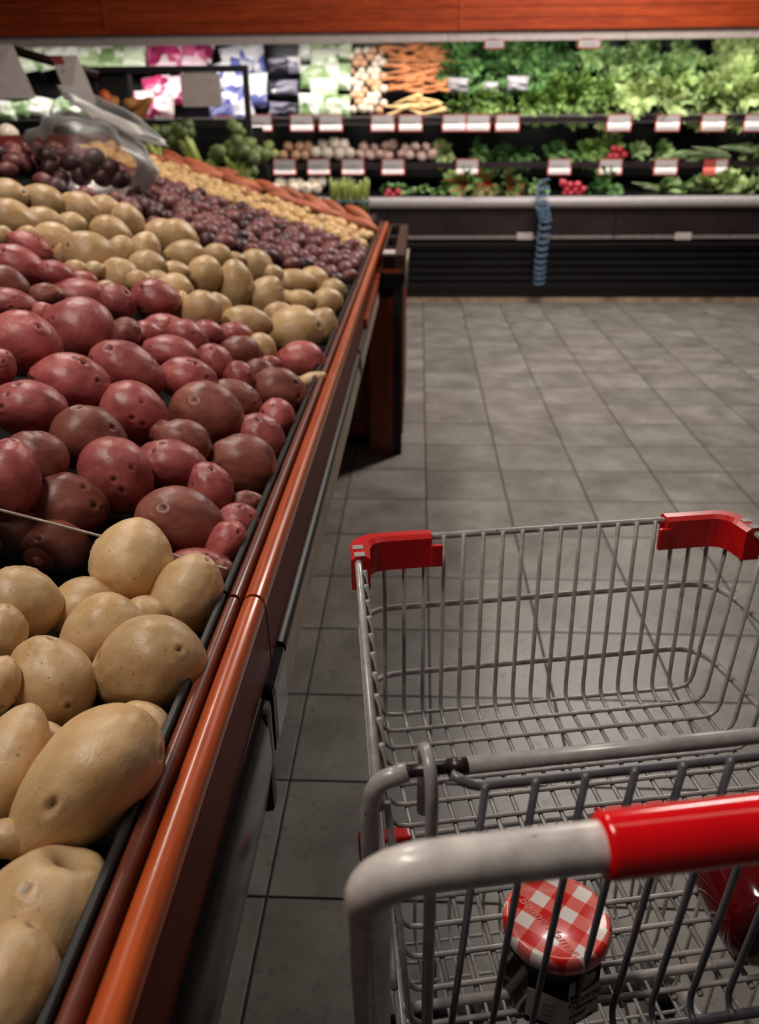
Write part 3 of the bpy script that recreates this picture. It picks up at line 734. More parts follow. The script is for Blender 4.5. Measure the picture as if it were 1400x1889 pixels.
PM['red'] = [potato_mesh('red_potato', i + 20, 'red', 5, 0.075, 9, 0.08 * (i % 3 - 1)) for i in range(6)]
PM['brownred'] = [potato_mesh('red_potato', i + 40, 'brownred', 5, 0.08, 9, 0.08 * (i % 3 - 1)) for i in range(4)]
PM['pear'] = [potato_mesh('yellow_potato', 61, 'yellow', 5, 0.06, 9, 0.22)]
PM['heart'] = [potato_mesh('yellow_potato', 63, 'yellow', 5, 0.06, 8, 0.0, 0.34)]
PM['purple'] = [potato_mesh('purple_potato', i + 80, 'purple', 3, 0.09, 4) for i in range(6)]
PM['darkpurple'] = [potato_mesh('purple_potato', i + 90, 'darkpurple', 3, 0.09, 4) for i in range(3)]
PM['small_yellow'] = [potato_mesh('small_yellow_potato', i + 110, 'small_yellow', 3, 0.08, 4) for i in range(6)]

# every large potato the photograph shows: where it is seen, its length x width there, tilt, kind, label
P = []
def pot(px, py, l, wd, ang, kind, label=None): P.append([px, py, l, wd, ang, kind, label])
pot(245, 1037, 146, 138, 80, 'yellow', 'round smooth yellow potato on top of the near pile against the divider')
pot(343, 1102, 150, 122, 62, 'yellow', 'upright oval yellow potato beside the rail with a brown scar')
pot(272, 1229, 188, 160, 18, 'yellow', 'large speckled yellow potato by the rail joint')
pot(190, 1172, 146, 136, 20, 'yellow', 'yellow potato below the round one, left of the speckled one')
pot(158, 1128, 124, 114, 0, 'yellow', 'yellow potato half hidden under the round topmost one')
pot(270, 1135, 84, 66, 0, 'yellow', 'small yellow potato wedged between the round and upright ones')
pot(36, 1118, 136, 134, 0, 'yellow', 'large yellow potato at left edge just below the divider')
pot(2, 1170, 100, 84, 80, 'yellow', 'yellow potato cut by the left edge under the large one')
pot(92, 1258, 168, 136, -62, 'yellow', 'golden shaded yellow potato leaning left of the speckled one')
pot(-2, 1265, 98, 66, 85, 'yellow', 'sliver of yellow potato at left edge beside the golden one')
pot(268, 1355, 116, 92, -60, 'yellow', 'yellow potato under the speckled one and behind the long one')
pot(80, 1372, 84, 74, 0, 'yellow', 'pale yellow potato peeking between the left and long ones')
pot(18, 1420, 215, 130, 78, 'yellow', 'bruised yellow potato standing at the left edge')
pot(157, 1447, 300, 188, 50, 'pear', 'long pear shaped yellow potato with purple bruise at its tip')
pot(75, 1715, 290, 225, 70, 'heart', 'heart shaped yellow potato with a dark notch at the bottom left')
pot(6, 1840, 235, 178, 80, 'yellow', 'large yellow potato in the bottom left corner')
pot(8, 1548, 90, 64, 0, 'yellow', 'shaded brownish potato beneath the bruised one')
pot(352, 1218, 62, 44, 60, 'yellow', 'small yellow potato squeezed between the speckled one and rail')
R_ = 'red'; B_ = 'brownred'
pot(125, 940, 138, 122, 0, B_, 'purplish brown potato touching the front divider')
pot(332, 962, 152, 110, -12, B_, 'dark brown glossy potato behind the divider near the rail')
pot(216, 876, 132, 116, -45, R_, 'red potato tilted above the dark brown glossy one')
pot(316, 860, 122, 92, -12, R_, 'bright red oval potato between the tilted one and the eyed one')
pot(446, 861, 124, 106, -18, B_, 'brownish potato with three deep eyes close to the rail')
pot(388, 903, 98, 76, -65, R_, 'small red potato under the deep eyed one')
pot(437, 965, 78, 70, 0, R_, 'red potato touching the rail right of the dark brown one')
pot(415, 1006, 92, 66, 62, R_, 'red potato low by the rail behind the near yellow ones')
pot(368, 1042, 104, 58, 0, R_, 'wrinkled red potato lying just behind the divider')
pot(408, 1062, 58, 46, 70, B_, 'small brown potato low in the corner of rail and divider')
pot(166, 812, 130, 110, -25, B_, 'dull red potato above the tilted red one')
pot(245, 762, 118, 104, -20, R_, 'bright red potato with one eye at the right side')
pot(54, 754, 126, 98, -8, R_, 'broad red potato at the left above the shaded ones')
pot(382, 763, 128, 100, -18, B_, 'large brownish red potato with a crease near its top')
pot(337, 815, 100, 72, -15, B_, 'dusty red potato partly under the creased one')
pot(481, 811, 96, 78, -52, R_, 'red potato with a pale split near the rail')
pot(507, 777, 80, 64, 70, R_, 'small round red potato against the rail behind the split one')
pot(434, 737, 92, 64, -30, B_, 'wrinkled potato right behind the creased one')
pot(518, 724, 100, 78, -22, B_, 'brown and yellow tinged potato leaning on the rail')
pot(555, 666, 86, 66, 0, R_, 'single red potato on the rail in front of the yellow bin')
pot(443, 698, 56, 52, -50, R_, 'red potato with dark eyes left of the tinged one')
pot(478, 686, 56, 42, 0, B_, 'greyish potato behind the tinged one')
pot(498, 672, 40, 30, 0, R_, 'small pink potato half hidden behind the greyish one')
pot(443, 650, 74, 54, -8, B_, 'greyish purple round potato below the dark eyed one')
pot(434, 617, 62, 42, -10, R_, 'red potato with dark eyes at the yellow border')
pot(397, 671, 74, 58, -50, R_, 'shiny red potato left of the greyish purple one')
pot(345, 700, 102, 76, -15, R_, 'red oval potato above the creased brownish one')
pot(318, 654, 98, 62, -15, R_, 'pinkish red oval potato above the shiny oval one')
pot(305, 606, 72, 50, 0, R_, 'pink potato in the blurred pair near the yellow border')
pot(346, 625, 74, 60, -30, R_, 'pinkish lumpy potato in front of the yellow border')
pot(380, 616, 58, 48, 0, R_, 'dull pink potato left of the one with dark eyes')
pot(233, 682, 130, 88, -26, R_, 'large smooth red potato with one eye at lower right')
pot(131, 706, 130, 100, -18, R_, 'red potato with flattened side under the big round one')
pot(149, 610, 120, 110, -20, R_, 'biggest round red potato with a purple scuffed patch')
pot(48, 634, 116, 108, -15, R_, 'large red potato at left with a deep dark eye')
pot(-2, 678, 62, 54, 80, R_, 'red potato cut by the left edge under the deep eyed one')
pot(230, 615, 54, 52, 0, B_, 'small dull red potato right of the biggest round one')
pot(268, 618, 56, 50, 0, R_, 'small pink potato with an eye behind the smooth large one')
pot(286, 552, 84, 64, -10, R_, 'single red potato lying on the yellow ones at the border')
pot(213, 557, 72, 60, -38, R_, 'dark red potato left of the single border one')
pot(146, 548, 100, 60, -5, R_, 'wide red potato right above the biggest round one')
pot(86, 546, 60, 42, 0, B_, 'brownish red potato left of the wide one')
pot(80, 578, 44, 38, 0, R_, 'small red potato above the deep eyed one')
pot(20, 562, 86, 54, -8, R_, 'red potato at the left edge above the deep eyed one')
pot(10, 524, 84, 56, -25, B_, 'brownish red potato second down along the left edge')
pot(103, 506, 64, 46, -20, R_, 'bright pink potato near the top of the red pile')
pot(33, 490, 98, 64, -22, R_, 'large pinkish potato near the top left of the red pile')
pot(56, 456, 78, 46, -32, R_, 'topmost dark red potato of the red pile')
pot(155, 517, 50, 30, -15, R_, 'pink potato tip touching the yellow border')
pot(8, 882, 134, 116, 70, R_, 'large pinkish red potato cut by left edge above the divider')
pot(66, 850, 112, 98, -40, B_, 'brown pitted potato behind the large left edge one')
pot(296, 797, 44, 40, 0, B_, 'small brown potato showing between bright red ones')
pot(456, 928, 62, 42, 0, B_, 'shaded red potato tucked under the deep eyed one')
pot(100, 1010, 120, 90, 0, B_, 'shaded red potato seen through the front divider')
pot(20, 985, 110, 90, 0, B_, 'dark potato seen through the left end of the front divider')
pot(255, 1010, 100, 80, 0, B_, 'shaded red potato hidden behind the round yellow one')
Ym = [(548, 610, 94, 76, 0), (592, 602, 58, 54, 60), (454, 598, 82, 56, -5), (433, 528, 80, 58, 86), (378, 511, 64, 54, 85), (370, 574, 66, 60, 30), (405, 572, 54, 42, -70),
      (491, 547, 64, 58, 60), (542, 522, 72, 42, 0), (578, 516, 46, 40, 0), (550, 557, 58, 36, 0), (598, 562, 60, 46, 30), (615, 538, 44, 40, 0), (473, 493, 60, 52, -40),
      (506, 508, 38, 30, -30), (430, 480, 40, 26, 0), (398, 473, 50, 38, 0), (342, 474, 68, 52, -10), (300, 432, 62, 46, 0), (328, 438, 64, 54, -20), (268, 460, 54, 50, 70),
      (272, 493, 58, 52, 0), (220, 510, 62, 58, -60), (162, 472, 84, 78, -50), (222, 463, 50, 44, 70), (203, 430, 66, 52, -20), (238, 410, 62, 46, -55), (192, 388, 50, 46, 0),
      (146, 388, 68, 54, -35), (80, 373, 68, 54, -35), (14, 362, 66, 52, 0), (22, 404, 78, 58, -20), (78, 412, 64, 50, 0), (132, 416, 46, 40, 0), (96, 441, 68, 50, -10), (2, 437, 38, 34, 0),
      (325, 535, 60, 50, -20), (322, 503, 48, 36, 0), (483, 643, 50, 44, -50), (572, 703, 54, 26, 20), (527, 550, 28, 24, 0), (140, 497, 36, 30, -30), (196, 528, 32, 18, 0),
      (334, 568, 50, 34, 80), (512, 580, 48, 38, 20), (255, 520, 40, 36, 0), (120, 470, 40, 36, 0), (50, 437, 40, 34, 0), (175, 500, 40, 30, 0), (290, 520, 44, 36, 0)]
names = {0: 'large two lobed yellow potato behind the single red one on the rail', 1: 'right lobe shaped yellow potato against the rail', 2: 'flat oval yellow potato behind the dark eyed red one',
         3: 'upright capsule shaped yellow potato with a crease', 4: 'egg shaped yellow potato left of the capsule shaped one', 22: 'shaded golden potato at the border left of the single red one', 23: 'large yellow potato with a dark eye in the middle of the pile'}
ords = ['first', 'second', 'third', 'fourth', 'fifth', 'sixth', 'seventh', 'eighth', 'ninth', 'tenth', 'eleventh', 'twelfth', 'thirteenth', 'fourteenth', 'fifteenth', 'sixteenth', 'seventeenth', 'eighteenth', 'nineteenth', 'twentieth']
order = sorted(range(len(Ym)), key=lambda i: (Ym[i][1] + 0.36 * (640 - Ym[i][0])) * -1)     # rows run parallel to the bin edge
row_of = {}
for j, i in enumerate(order): row_of.setdefault(j // 10, []).append(i)
rowname = ['front', 'second', 'middle', 'fourth', 'back']
lab = {}
for k, ids in row_of.items():
    for j, i in enumerate(sorted(ids, key=lambda i: -Ym[i][0])):
        lab[i] = 'yellow potato of the middle bin, %s from the rail in the %s row' % (ords[j], rowname[k])
for i, q in enumerate(Ym): pot(*q, 'yellow', names.get(i, lab[i]))

def heap_hit(px, py):
    d = ray(px, py); t = 0.35
    for _ in range(1200):
        p = CAM + d * t
        yb = p.y
        if p.x < XE and p.z <= heap(p.x, yb): return t
        if p.x >= XE and p.z <= 0.858: return t
        t += 0.005
    return t
S = []
for q in P:
    px, py, l, wd, ang, kind, lb = q
    t = heap_hit(px, py); S.append([px, py, l, wd, t, t])
def pos(s): return CAM + ray(s[0], s[1]) * s[4]
def rad(s): return 0.5 * math.sqrt(s[2] * s[3]) * s[4] / F
for it in range(160):                              # settle the pile: move touching potatoes apart in depth
    for i in range(len(S)):
        a = S[i]
        for j in range(i + 1, len(S)):
            b = S[j]
            dpx = math.hypot(a[0] - b[0], a[1] - b[1])
            if dpx > 0.5 * (a[2] + b[2]): continue
            pa, pb = pos(a), pos(b); dist = (pa - pb).length; need = 0.90 * (rad(a) + rad(b))
            if dist < need:
                mv = (need - dist) * 0.35
                front, back = (a, b) if a[1] > b[1] else (b, a)
                front[4] -= mv * 0.5; back[4] += mv * 0.5
    for q, s in zip(P, S):
        s[4] += (s[5] - s[4]) * 0.02
        dy = ray(s[0], s[1]).y                     # the front divider keeps the two kinds apart
        if q[5] in ('red', 'brownred'): s[4] = max(s[4], (0.892 + 0.9 * rad(s)) / dy)
        elif q[1] > 960: s[4] = min(s[4], (0.884 - 0.75 * rad(s)) / dy)
NS = {'yellow': 'yellow_potato', 'red': 'red_potato', 'brownred': 'red_potato', 'pear': 'yellow_potato', 'heart': 'yellow_potato'}
cnt = {}
for q, s in zip(P, S):
    px, py, l, wd, ang, kind, lb = q
    d = ray(px, py).normalized(); c = -d
    a = (cr - c * cr.dot(c)).normalized(); b = c.cross(a)
    th = math.radians(ang); A = a * math.cos(th) + b * math.sin(th); B = c.cross(A)
    if kind == 'pear': A, B = A, B
    depth = s[4]; k = cnt.get(kind, 0); cnt[kind] = k + 1
    me = PM[kind][k % len(PM[kind])]
    o = link_mesh(NS[kind], me)
    flip = 1 if (kind in ('pear', 'heart') or k % 2 == 0) else -1
    g = 0.59 if (kind == 'yellow' and py < 710) else 0.55
    rl, rw = g * l * depth / F, g * wd * depth / F
    Mx = Matrix((A * rl * flip, B * rw * flip, c * math.sqrt(rl * rw) * 0.96)).transposed().to_4x4()
    Mx.translation = CAM + ray(px, py) * depth
    o.matrix_world = Mx
    o['label'] = lb; o['category'] = 'potato'
    o['group'] = 'yellow potatoes in the near bin' if (py > 960 and NS[kind][0] == 'y') else ('red potatoes' if NS[kind][0] == 'r' else 'yellow potatoes in the middle bin')

def small_heap(kind, x0, x1, y0, y1, dx, size, name, label, group, skip=None, limit=300):
    n = 0; row = 0; y = y0
    while y <= y1:
        x = x0 - (row % 2) * dx / 2
        while x >= x1 and n < limit:
            X = x + rnd.uniform(-0.28, 0.28) * dx; Y = y + rnd.uniform(-0.28, 0.28) * dx
            if not (skip and skip(X, Y)):
                ks = kind if isinstance(kind, str) else (kind[0] if rnd.random() < kind[2] else kind[1])
                o = link_mesh(name, rnd.choice(PM[ks])); n += 1
                o.location = (X, Y, heap(X, Y) + 0.004 + rnd.uniform(-0.006, 0.016))
                f = rnd.uniform(0.85, 1.2)
                o.scale = (size[0] * f * rnd.uniform(0.85, 1.25), size[1] * f, size[1] * f * 0.95)
                o.rotation_euler = (rnd.uniform(0, 6.28), rnd.uniform(-0.5, 0.5), rnd.uniform(0, 6.28))
                tag(o, label, 'potato', group)
            x -= dx
        y += dx * 0.866; row += 1
    return n
in_bag = lambda x, y: -1.36 < x < -1.05 and 2.95 < y < 3.45
small_heap(('purple', 'darkpurple', 0.8), XE - 0.035, -1.5, 2.93, 3.83, 0.077, (0.0345, 0.0295), 'purple_potato', 'small purple skinned potato in the loose pile between two yellow bins', 'loose purple potatoes', in_bag)
small_heap('small_yellow', XE - 0.035, -1.5, 3.89, 4.44, 0.058, (0.0275, 0.024), 'small_yellow_potato', 'small yellow potato in the far pile between purple and sweet potatoes', 'small yellow potatoes in the far bin')

# sweet potatoes at the far end
SWm = []
for i in range(4):
    r = random.Random(i); pts = []; rs = []
    for k in range(11):
        t = k / 10
        pts.append(V3((0.19 * (t - 0.5), 0.012 * math.sin(t * 3 + i), 0.012 * math.cos(t * 2.2 + i)))); rs.append(0.034 * max(0.1, math.sin(math.pi * min(1, 0.06 + t * 0.9)) ** 0.7))
    mb = MB().tube(pts, 0.03, 14, rs=rs); me = mb.mesh('sweet_potato'); me.materials.append(MT['sweet']); SWm.append(me)
sw = []
for row in range(3):
    n_ = 9
    for k in range(n_):
        x = XE - 0.1 - 0.125 * k - 0.05 * (row % 2); y = 4.56 + 0.13 * row
        sw.append((x + rnd.uniform(-0.03, 0.03), y, 0.845 + 0.30 * (XE - x) + 0.005 + 0.012 * row + rnd.uniform(0, 0.02), rnd.uniform(-25, 35), rnd.uniform(0.8, 1.15)))
p = at(385, 318, y=4.72); sw.append((p.x, p.y, p.z, 22, 1.5))
for k, (x, y, z, ang, s_) in enumerate(sw):
    o = link_mesh('sweet_potato', SWm[k % 4]); o.location = (x, y, z)
    o.rotation_euler = (rnd.uniform(0, 6), math.radians(18 + ang * 0.4), math.radians(rnd.uniform(-35, 35))); o.scale = (s_, s_, s_)
    tag(o, 'long tapered sweet potato pointing at the broccoli, topmost left of its heap' if k == 27 else 'orange brown sweet potato, %s from the rail, %s row from the front' % (ords[k % 9], ords[k // 9]), 'sweet potato', 'sweet potatoes')

# plastic bag with dark purple potatoes lying on the heap
bagp = at(150, 285, y=3.2)
M_ = glassy('clear_bag_film', (0.84, 0.8, 0.78, 1), 0.02, 0.4)
hz = M_.node_tree
MT['film'] = M_
def crumpled(w, d, h, seed, n=26, k=12):
    vs = []; fs = []
    for i in range(k + 1):
        ph = -math.pi / 2 + math.pi * i / k
        for j in range(n):
            a = 2 * math.pi * j / n; p = V3((math.cos(ph) * math.cos(a), math.cos(ph) * math.sin(a), math.sin(ph)))
            q = 1 + 0.22 * noise.noise(p * 2.2 + V3((seed, 0, 0))) + 0.12 * abs(noise.noise(p * 5.5 + V3((seed, 3, 0))))
            vs.append((p.x * w / 2 * q, p.y * d / 2 * q, p.z * h / 2 * q))
    for i in range(k):
        for j in range(n): fs.append((i * n + j, i * n + (j + 1) % n, (i + 1) * n + (j + 1) % n, (i + 1) * n + j))
    return MB().add(vs, fs, True)
bg_ = thing('plastic_bag', (bagp.x, bagp.y, bagp.z - 0.1), 'crumpled clear plastic bag of dark potatoes lying on the purple pile', 'plastic bag', world=False)
bg_.rotation_euler = (0, math.radians(22), 0.1)
o = crumpled(0.42, 0.34, 0.24, 3).build('film', 'film', bg_); o.location = (0, 0, 0.1)
o = crumpled(0.36, 0.16, 0.05, 8).build('folded_top', 'film', bg_); o.location = (0.03, 0.05, 0.25); o.rotation_euler = (0.3, 0.1, 0.2)
k = 0
for px, py in ((92, 312), (130, 300), (165, 306), (205, 310), (112, 330), (150, 326), (190, 328), (222, 332), (175, 292), (85, 290)):
    o = link_mesh('purple_potato', PM['darkpurple'][k % 3]); o.location = at(px, py, y=3.17 + 0.02 * (k % 2)); o.scale = (0.04, 0.032, 0.032)
    o.rotation_euler = (rnd.uniform(0, 6), rnd.uniform(-.4, .4), rnd.uniform(0, 6)); k += 1
    tag(o, 'dark purple potato inside the clear plastic bag', 'potato', 'potatoes inside the plastic bag')

for k, (px, py) in enumerate(((4, 262), (30, 270), (14, 248), (52, 276))):
    o = link_mesh('pale_potato', PM['small_yellow'][k]); o.location = at(px, py, y=3.75); o.scale = (0.045, 0.04, 0.04)
    if k == 0:
        o.data = PM['small_yellow'][k].copy(); o.data.materials[0] = MT['onion_white']
    else:
        o.data = PM['small_yellow'][k].copy(); o.data.materials[0] = MT['onion_white']
    tag(o, 'pale round potato at the left edge above the purple pile, %s from left' % ords[(4, 14, 30, 52).index(px)], 'potato', 'pale potatoes at the left edge')

# ================================================================== WOODEN STAND at the table's far right
st = thing('wooden_stand', (-0.12, 4.1, 0), 'mahogany wooden stand with black top tray at the aisle end of the table', 'stand')
ys = 3.592
MB().box(-0.208, -0.104, ys, ys + 0.03, 0, 0.695, 0.003).build('end_board', 'post', st)
MB().box(-0.43, -0.21, ys + 0.09, ys + 0.105, 0.10, 0.69, 0.002).build('inset_panel', 'post', st)
MB().box(-0.43, -0.21, ys + 0.08, ys + 0.09, 0.06, 0.135, 0.002).build('bottom_rail', 'post', st)
MB().box(-0.235, -0.21, ys + 0.08, ys + 0.09, 0.135, 0.69, 0.002).build('stile', 'post', st)
MB().box(-0.43, -0.21, ys + 0.15, 4.5, 0.0, 0.12).build('plinth', 'black', st)
MB().box(-0.104, -0.066, ys + 0.002, ys + 0.06, 0, 0.74, 0.003).build('corner_post', 'black', st)
MB().box(-0.20, -0.0665, ys + 0.06, 4.55, 0.10, 0.69, 0.003).build('side_panel', 'post', st)
MB().box(-0.0665, -0.062, ys + 0.055, 4.6, 0.08, 0.735).build('side_trim', 'face', st)
MB().box(-0.152, -0.058, ys - 0.02, 4.75, 0.735, 0.80, 0.016).build('bumper_band', 'black_gloss', st)
MB().box(-0.152, -0.066, ys - 0.004, 4.74, 0.80, 0.815).build('wood_band', 'post', st)
tx0, tx1 = -0.153, -0.056
MB().box(tx1 - 0.042, tx1, ys, 4.78, 0.815, 0.872, 0.005).build('tray_rim', 'molding', st)
MB().box(tx0, tx0 + 0.01, ys, 4.78, 0.815, 0.872, 0.003).build('tray_rim', 'molding', st)
MB().box(tx0 + 0.01, tx1 - 0.042, 4.74, 4.78, 0.815, 0.872, 0.003).build('tray_rim', 'molding', st)
MB().box(tx0 + 0.01, tx1 - 0.042, ys, ys + 0.05, 0.815, 0.868, 0.003).build('tray_rim', 'black_gloss', st)
MB().box(tx0 + 0.01, tx1 - 0.042, 4.25, 4.28, 0.815, 0.868, 0.003).build('tray_crossbar', 'molding', st)
MB().box(tx0 + 0.01, tx1 - 0.042, ys + 0.05, 4.74, 0.815, 0.825).build('tray_floor', 'black', st)
tb = MB().tube(fillet([(-0.05, ys - 0.01, 0.745), (-0.045, ys - 0.01, 0.86), (-0.045, ys + 0.25, 0.86)], 0.02), 0.006, 8).build('bumper_edge', 'strip', st)
c_ = thing('price_card', (-0.128, 3.68, 0.87), 'small white card lying on the near end of the stand tray', 'card', world=False)
MB().box(-0.02, 0.03, -0.05, 0.06, 0, 0.002).build('card_face', 'tag', c_); MB().box(-0.02, 0.03, 0.06, 0.075, 0, 0.0022).build('red_edge', 'tagred', c_)

# ================================================================== BLACK RACK between table and case
yr = 5.55
def rx(px): return at(px, 230, y=yr).x
xr0, xr1 = rx(183), rx(459)
rk = thing('display_rack', ((xr0 + xr1) / 2, yr, 0), 'black metal display rack with open top frame between table and cold case', 'rack')
zt_ = at(300, 128, y=yr).z; zm = at(300, 225, y=yr).z
pr_ = 0.017
for x in (xr0, xr1):
    MB().box(x - pr_, x + pr_, yr - pr_, yr + pr_, 0, zt_ + pr_, 0.004).build('post', 'steel', rk)
    MB().box(x - pr_, x + pr_, yr + 0.5, yr + 0.5 + 2 * pr_, 0, 1.12, 0.004).build('post', 'steel', rk)
MB().box(xr0 + pr_, xr1 - pr_, yr - pr_, yr + pr_, zt_ - pr_, zt_ + pr_, 0.004).build('top_bar', 'steel', rk)
xl = at(-60, 225, y=yr).x
MB().box(xl, xr1 - pr_, yr - 0.02, yr + 0.02, zm - 0.035, zm + 0.012, 0.004).build('shelf_bar', 'steel', rk)
MB().box(xl, xr1 - pr_, yr + 0.02, yr + 0.14, zm - 0.012, zm + 0.002).build('narrow_shelf', 'black', rk)
zb = at(320, 330, y=yr).z
MB().box(xr0, xr1, yr, yr + 0.5, zb - 0.18, zb - 0.15).build('bin_floor', 'black', rk)
MB().box(xr0, xr1, yr + 0.48, yr + 0.5, zb - 0.15, zm - 0.03).build('bin_back', 'black', rk)
xk = at(236, 170, y=yr).x
MB().box(xr0 + pr_, xk, yr + 0.02, yr + 0.12, zm + 0.002, zt_ - pr_, 0.01).build('black_box', 'black', rk)
p0, p1 = at(332, 137, y=yr - 0.03), at(410, 197, y=yr - 0.03)
cd = thing('sign_card', ((p0.x + p1.x) / 2, yr - 0.03, p1.z), 'blank pale sign card hanging in the black rack frame', 'sign', world=False)
MB().box((p0.x - p1.x) / 2, (p1.x - p0.x) / 2, -0.003, 0.003, 0, p0.z - p1.z, 0.003).build('card', 'valance', cd)
MB().box((p0.x - p1.x) / 2 + .02, (p1.x - p0.x) / 2 - .02, -0.002, 0.002, p0.z - p1.z, zt_ - pr_ - p1.z).build('hanger', 'grey_pack', cd)
# tilted price signs on a sloping arm left of the rack
a0, a1 = at(22, 92, y=yr - 0.1), at(182, 138, y=yr - 0.03)
arm = MB().tube([a0, a1], 0.03, 6).build('sign_arm', 'molding', rk)
def sign(pxs, label, red):
    q = [at(px, py, y=yr - 0.16 - 0.02 * i) for i, (px, py) in enumerate(pxs)]
    t = thing('price_sign', tuple(q[3]), label, 'sign')
    mb = MB(); back = V3((0, 0.006, 0))
    mb.add(q + [p + back for p in q], [(3, 2, 1, 0), (4, 5, 6, 7), (0, 1, 5, 4), (1, 2, 6, 5), (2, 3, 7, 6), (3, 0, 4, 7)], False).build('card', 'sign_white', t)
    def patch(u0, u1, v0, v1, mat, nm):
        f = lambda u, v: q[0].lerp(q[1], u).lerp(q[3].lerp(q[2], u), v) - V3((0, 0.003, 0))
        pts = [f(u0, v0), f(u1, v0), f(u1, v1), f(u0, v1)]
        MB().add(pts + [p + V3((0, 0.002, 0)) for p in pts], [(3, 2, 1, 0), (4, 5, 6, 7), (0, 1, 5, 4), (1, 2, 6, 5), (2, 3, 7, 6), (3, 0, 4, 7)], False).build(nm, mat, t)
    if red: patch(0.0, 0.42, 0.0, 0.18, 'tagred', 'red_corner')
    patch(0.2, 0.75, 0.28, 0.34, 'ink', 'print_line'); patch(0.35, 0.5, 0.5, 0.7, 'ink', 'print_block'); patch(0.58, 0.72, 0.5, 0.7, 'ink', 'print_block')
sign([(-45, 82), (22, 82), (66, 182), (-30, 182)], 'large tilted white price sign at the left edge', False)
sign([(93, 102), (142, 102), (178, 190), (130, 197)], 'tilted white price sign with a red corner', True)
# broccoli in the rack's bin
def broccoli(seed):
    r = random.Random(seed); st_ = MB(); hd = MB()
    for k in range(6):
        a = r.uniform(0, 6.28); o = r.uniform(0.02, 0.09); tip = V3((math.cos(a) * o, math.sin(a) * o, r.uniform(0.13, 0.2)))
        st_.tube([(0, 0, -0.04), tip * 0.5 + V3((0, 0, 0.01)), tip], 0.012, 7, rs=[0.026, 0.018, 0.012])
        for j in range(4):
            bm = bmesh.new(); bmesh.ops.create_icosphere(bm, subdivisions=2, radius=0.03)
            off = tip + V3((r.uniform(-.03, .03), r.uniform(-.03, .03), r.uniform(-0.005, .02)))
            for v in bm.verts: v.co = v.co * (1 + 0.3 * noise.noise(v.co * 60)) * V3((1, 1, 0.75)).length / 1.6 + off
            hd.bm(bm)
    return st_, hd
for k, (px, py) in enumerate(((215, 285), (258, 268), (300, 282), (345, 292), (385, 272), (425, 288), (240, 310), (282, 306), (405, 312), (362, 268), (440, 318), (460, 306))):
    y = yr - 0.14 + 0.1 * (k % 2)
    p = at(px, py - 4, y=y)
    t = thing('broccoli', (p.x, p.y, p.z - 0.12), 'green broccoli bunch, %s from the left in the black rack' % ords[sorted((215, 258, 300, 345, 385, 425, 240, 282, 405, 362, 440, 460)).index(px)], 'broccoli', 'broccoli in the rack', world=False)
    s_, h_ = broccoli(k); s_.build('stalks', 'broc_stem', t); h_.at = [0.0] * len(h_.v); h_.build('florets', 'broc', t)
    t.rotation_euler = (math.radians(rnd.uniform(-70, -10)) if False else math.radians(rnd.choice((35, 15, -20, 50, 140))), rnd.uniform(-0.6, 0.6), rnd.uniform(0, 6)); t.scale = (1.25,) * 3
for k, (px, py) in enumerate(((226, 192), (250, 184), (262, 200))):
    o = link_mesh('ginger_root', mset('ginger_root', 'ginger', [root(k + 31, 0.16, 0.045, bend=0.2)])[0]); o.location = at(px, py, y=yr + 0.03)
    o.rotation_euler = (0, math.radians(-25), 0.3); tag(o, 'brown ginger root on the rack shelf, %s from the left' % ords[k], 'ginger', 'ginger roots')
o = link_mesh('orange', PM['small_yellow'][0]); o.data = o.data.copy(); o.data.materials[0] = MT['orange_skin']; o.location = at(194, 183, y=yr + 0.0); o.scale = (0.04, 0.04, 0.05)
tag(o, 'orange fruit at the left end of the rack shelf', 'orange')
# asparagus in a clear tray
for k, px in enumerate((622, 645, 668)):
    p = at(px, 402, y=5.2)
    t = thing('asparagus_bundle', tuple(p), 'upright green asparagus bundle, %s of three at the end of the table' % ('left', 'middle', 'right')[k], 'asparagus', 'asparagus bundles', world=False)
    for j in range(11):
        a = j * 2.4; rr = 0.012 * math.sqrt(j); x, y = rr * math.cos(a), rr * math.sin(a); hh = 0.2 + rnd.uniform(-0.02, 0.03)
        MB().tube([(x, y, 0), (x * 1.1, y * 1.1, hh * 0.7), (x * 1.2, y * 1.2, hh * 0.85), (x * 1.25, y * 1.25, hh)], 0.006, 6, rs=[0.006, 0.006, 0.008, 0.002]).build('spear', 'asp', t) if False else \
        MB().tube([(x, y, 0), (x * 1.1, y * 1.1, hh * 0.7), (x * 1.2, y * 1.2, hh * 0.85), (x * 1.25, y * 1.25, hh)], 0.006, 6, rs=[0.006, 0.006, 0.008, 0.002]).build('spear', ('broc_stem' if j % 3 else 'broc'), t)
    MB().tube([(0.045 * math.cos(a), 0.045 * math.sin(a), 0.09) for a in [i * math.pi / 8 for i in range(16)]], 0.006, 6, closed=True).build('rubber_band', 'hose', t)
sd = thing('side_stand', (-0.42, 5.25, 0), 'low black stand carrying the asparagus behind the table end', 'stand')
MB().box(-0.60, -0.255, 5.09, 5.45, at(645, 402, y=5.2).z - 0.03, at(645, 402, y=5.2).z - 0.002, 0.004).build('top', 'black', sd)
MB().box(-0.56, -0.30, 5.15, 5.4, 0, at(645, 402, y=5.2).z - 0.03).build('column', 'black', sd)
#PART3
# ================================================================== SHOPPING CART
CA = math.radians(10.5)
cart = thing('shopping_cart', (0, 0, 0), 'grey two tier wire shopping cart with red handle sleeve and red corner bumpers', 'shopping cart', rotz=CA, world=False)
UC = 0.33                                          # centre line
def mir(p): return (2 * UC - p[0], p[1], p[2])
def wire(pts, r, name, parent, mat='zinc', fil=0.02, n=8, fn=4):
    return MB().tube(fillet(pts, fil, fn), r, n).build(name, mat, parent)
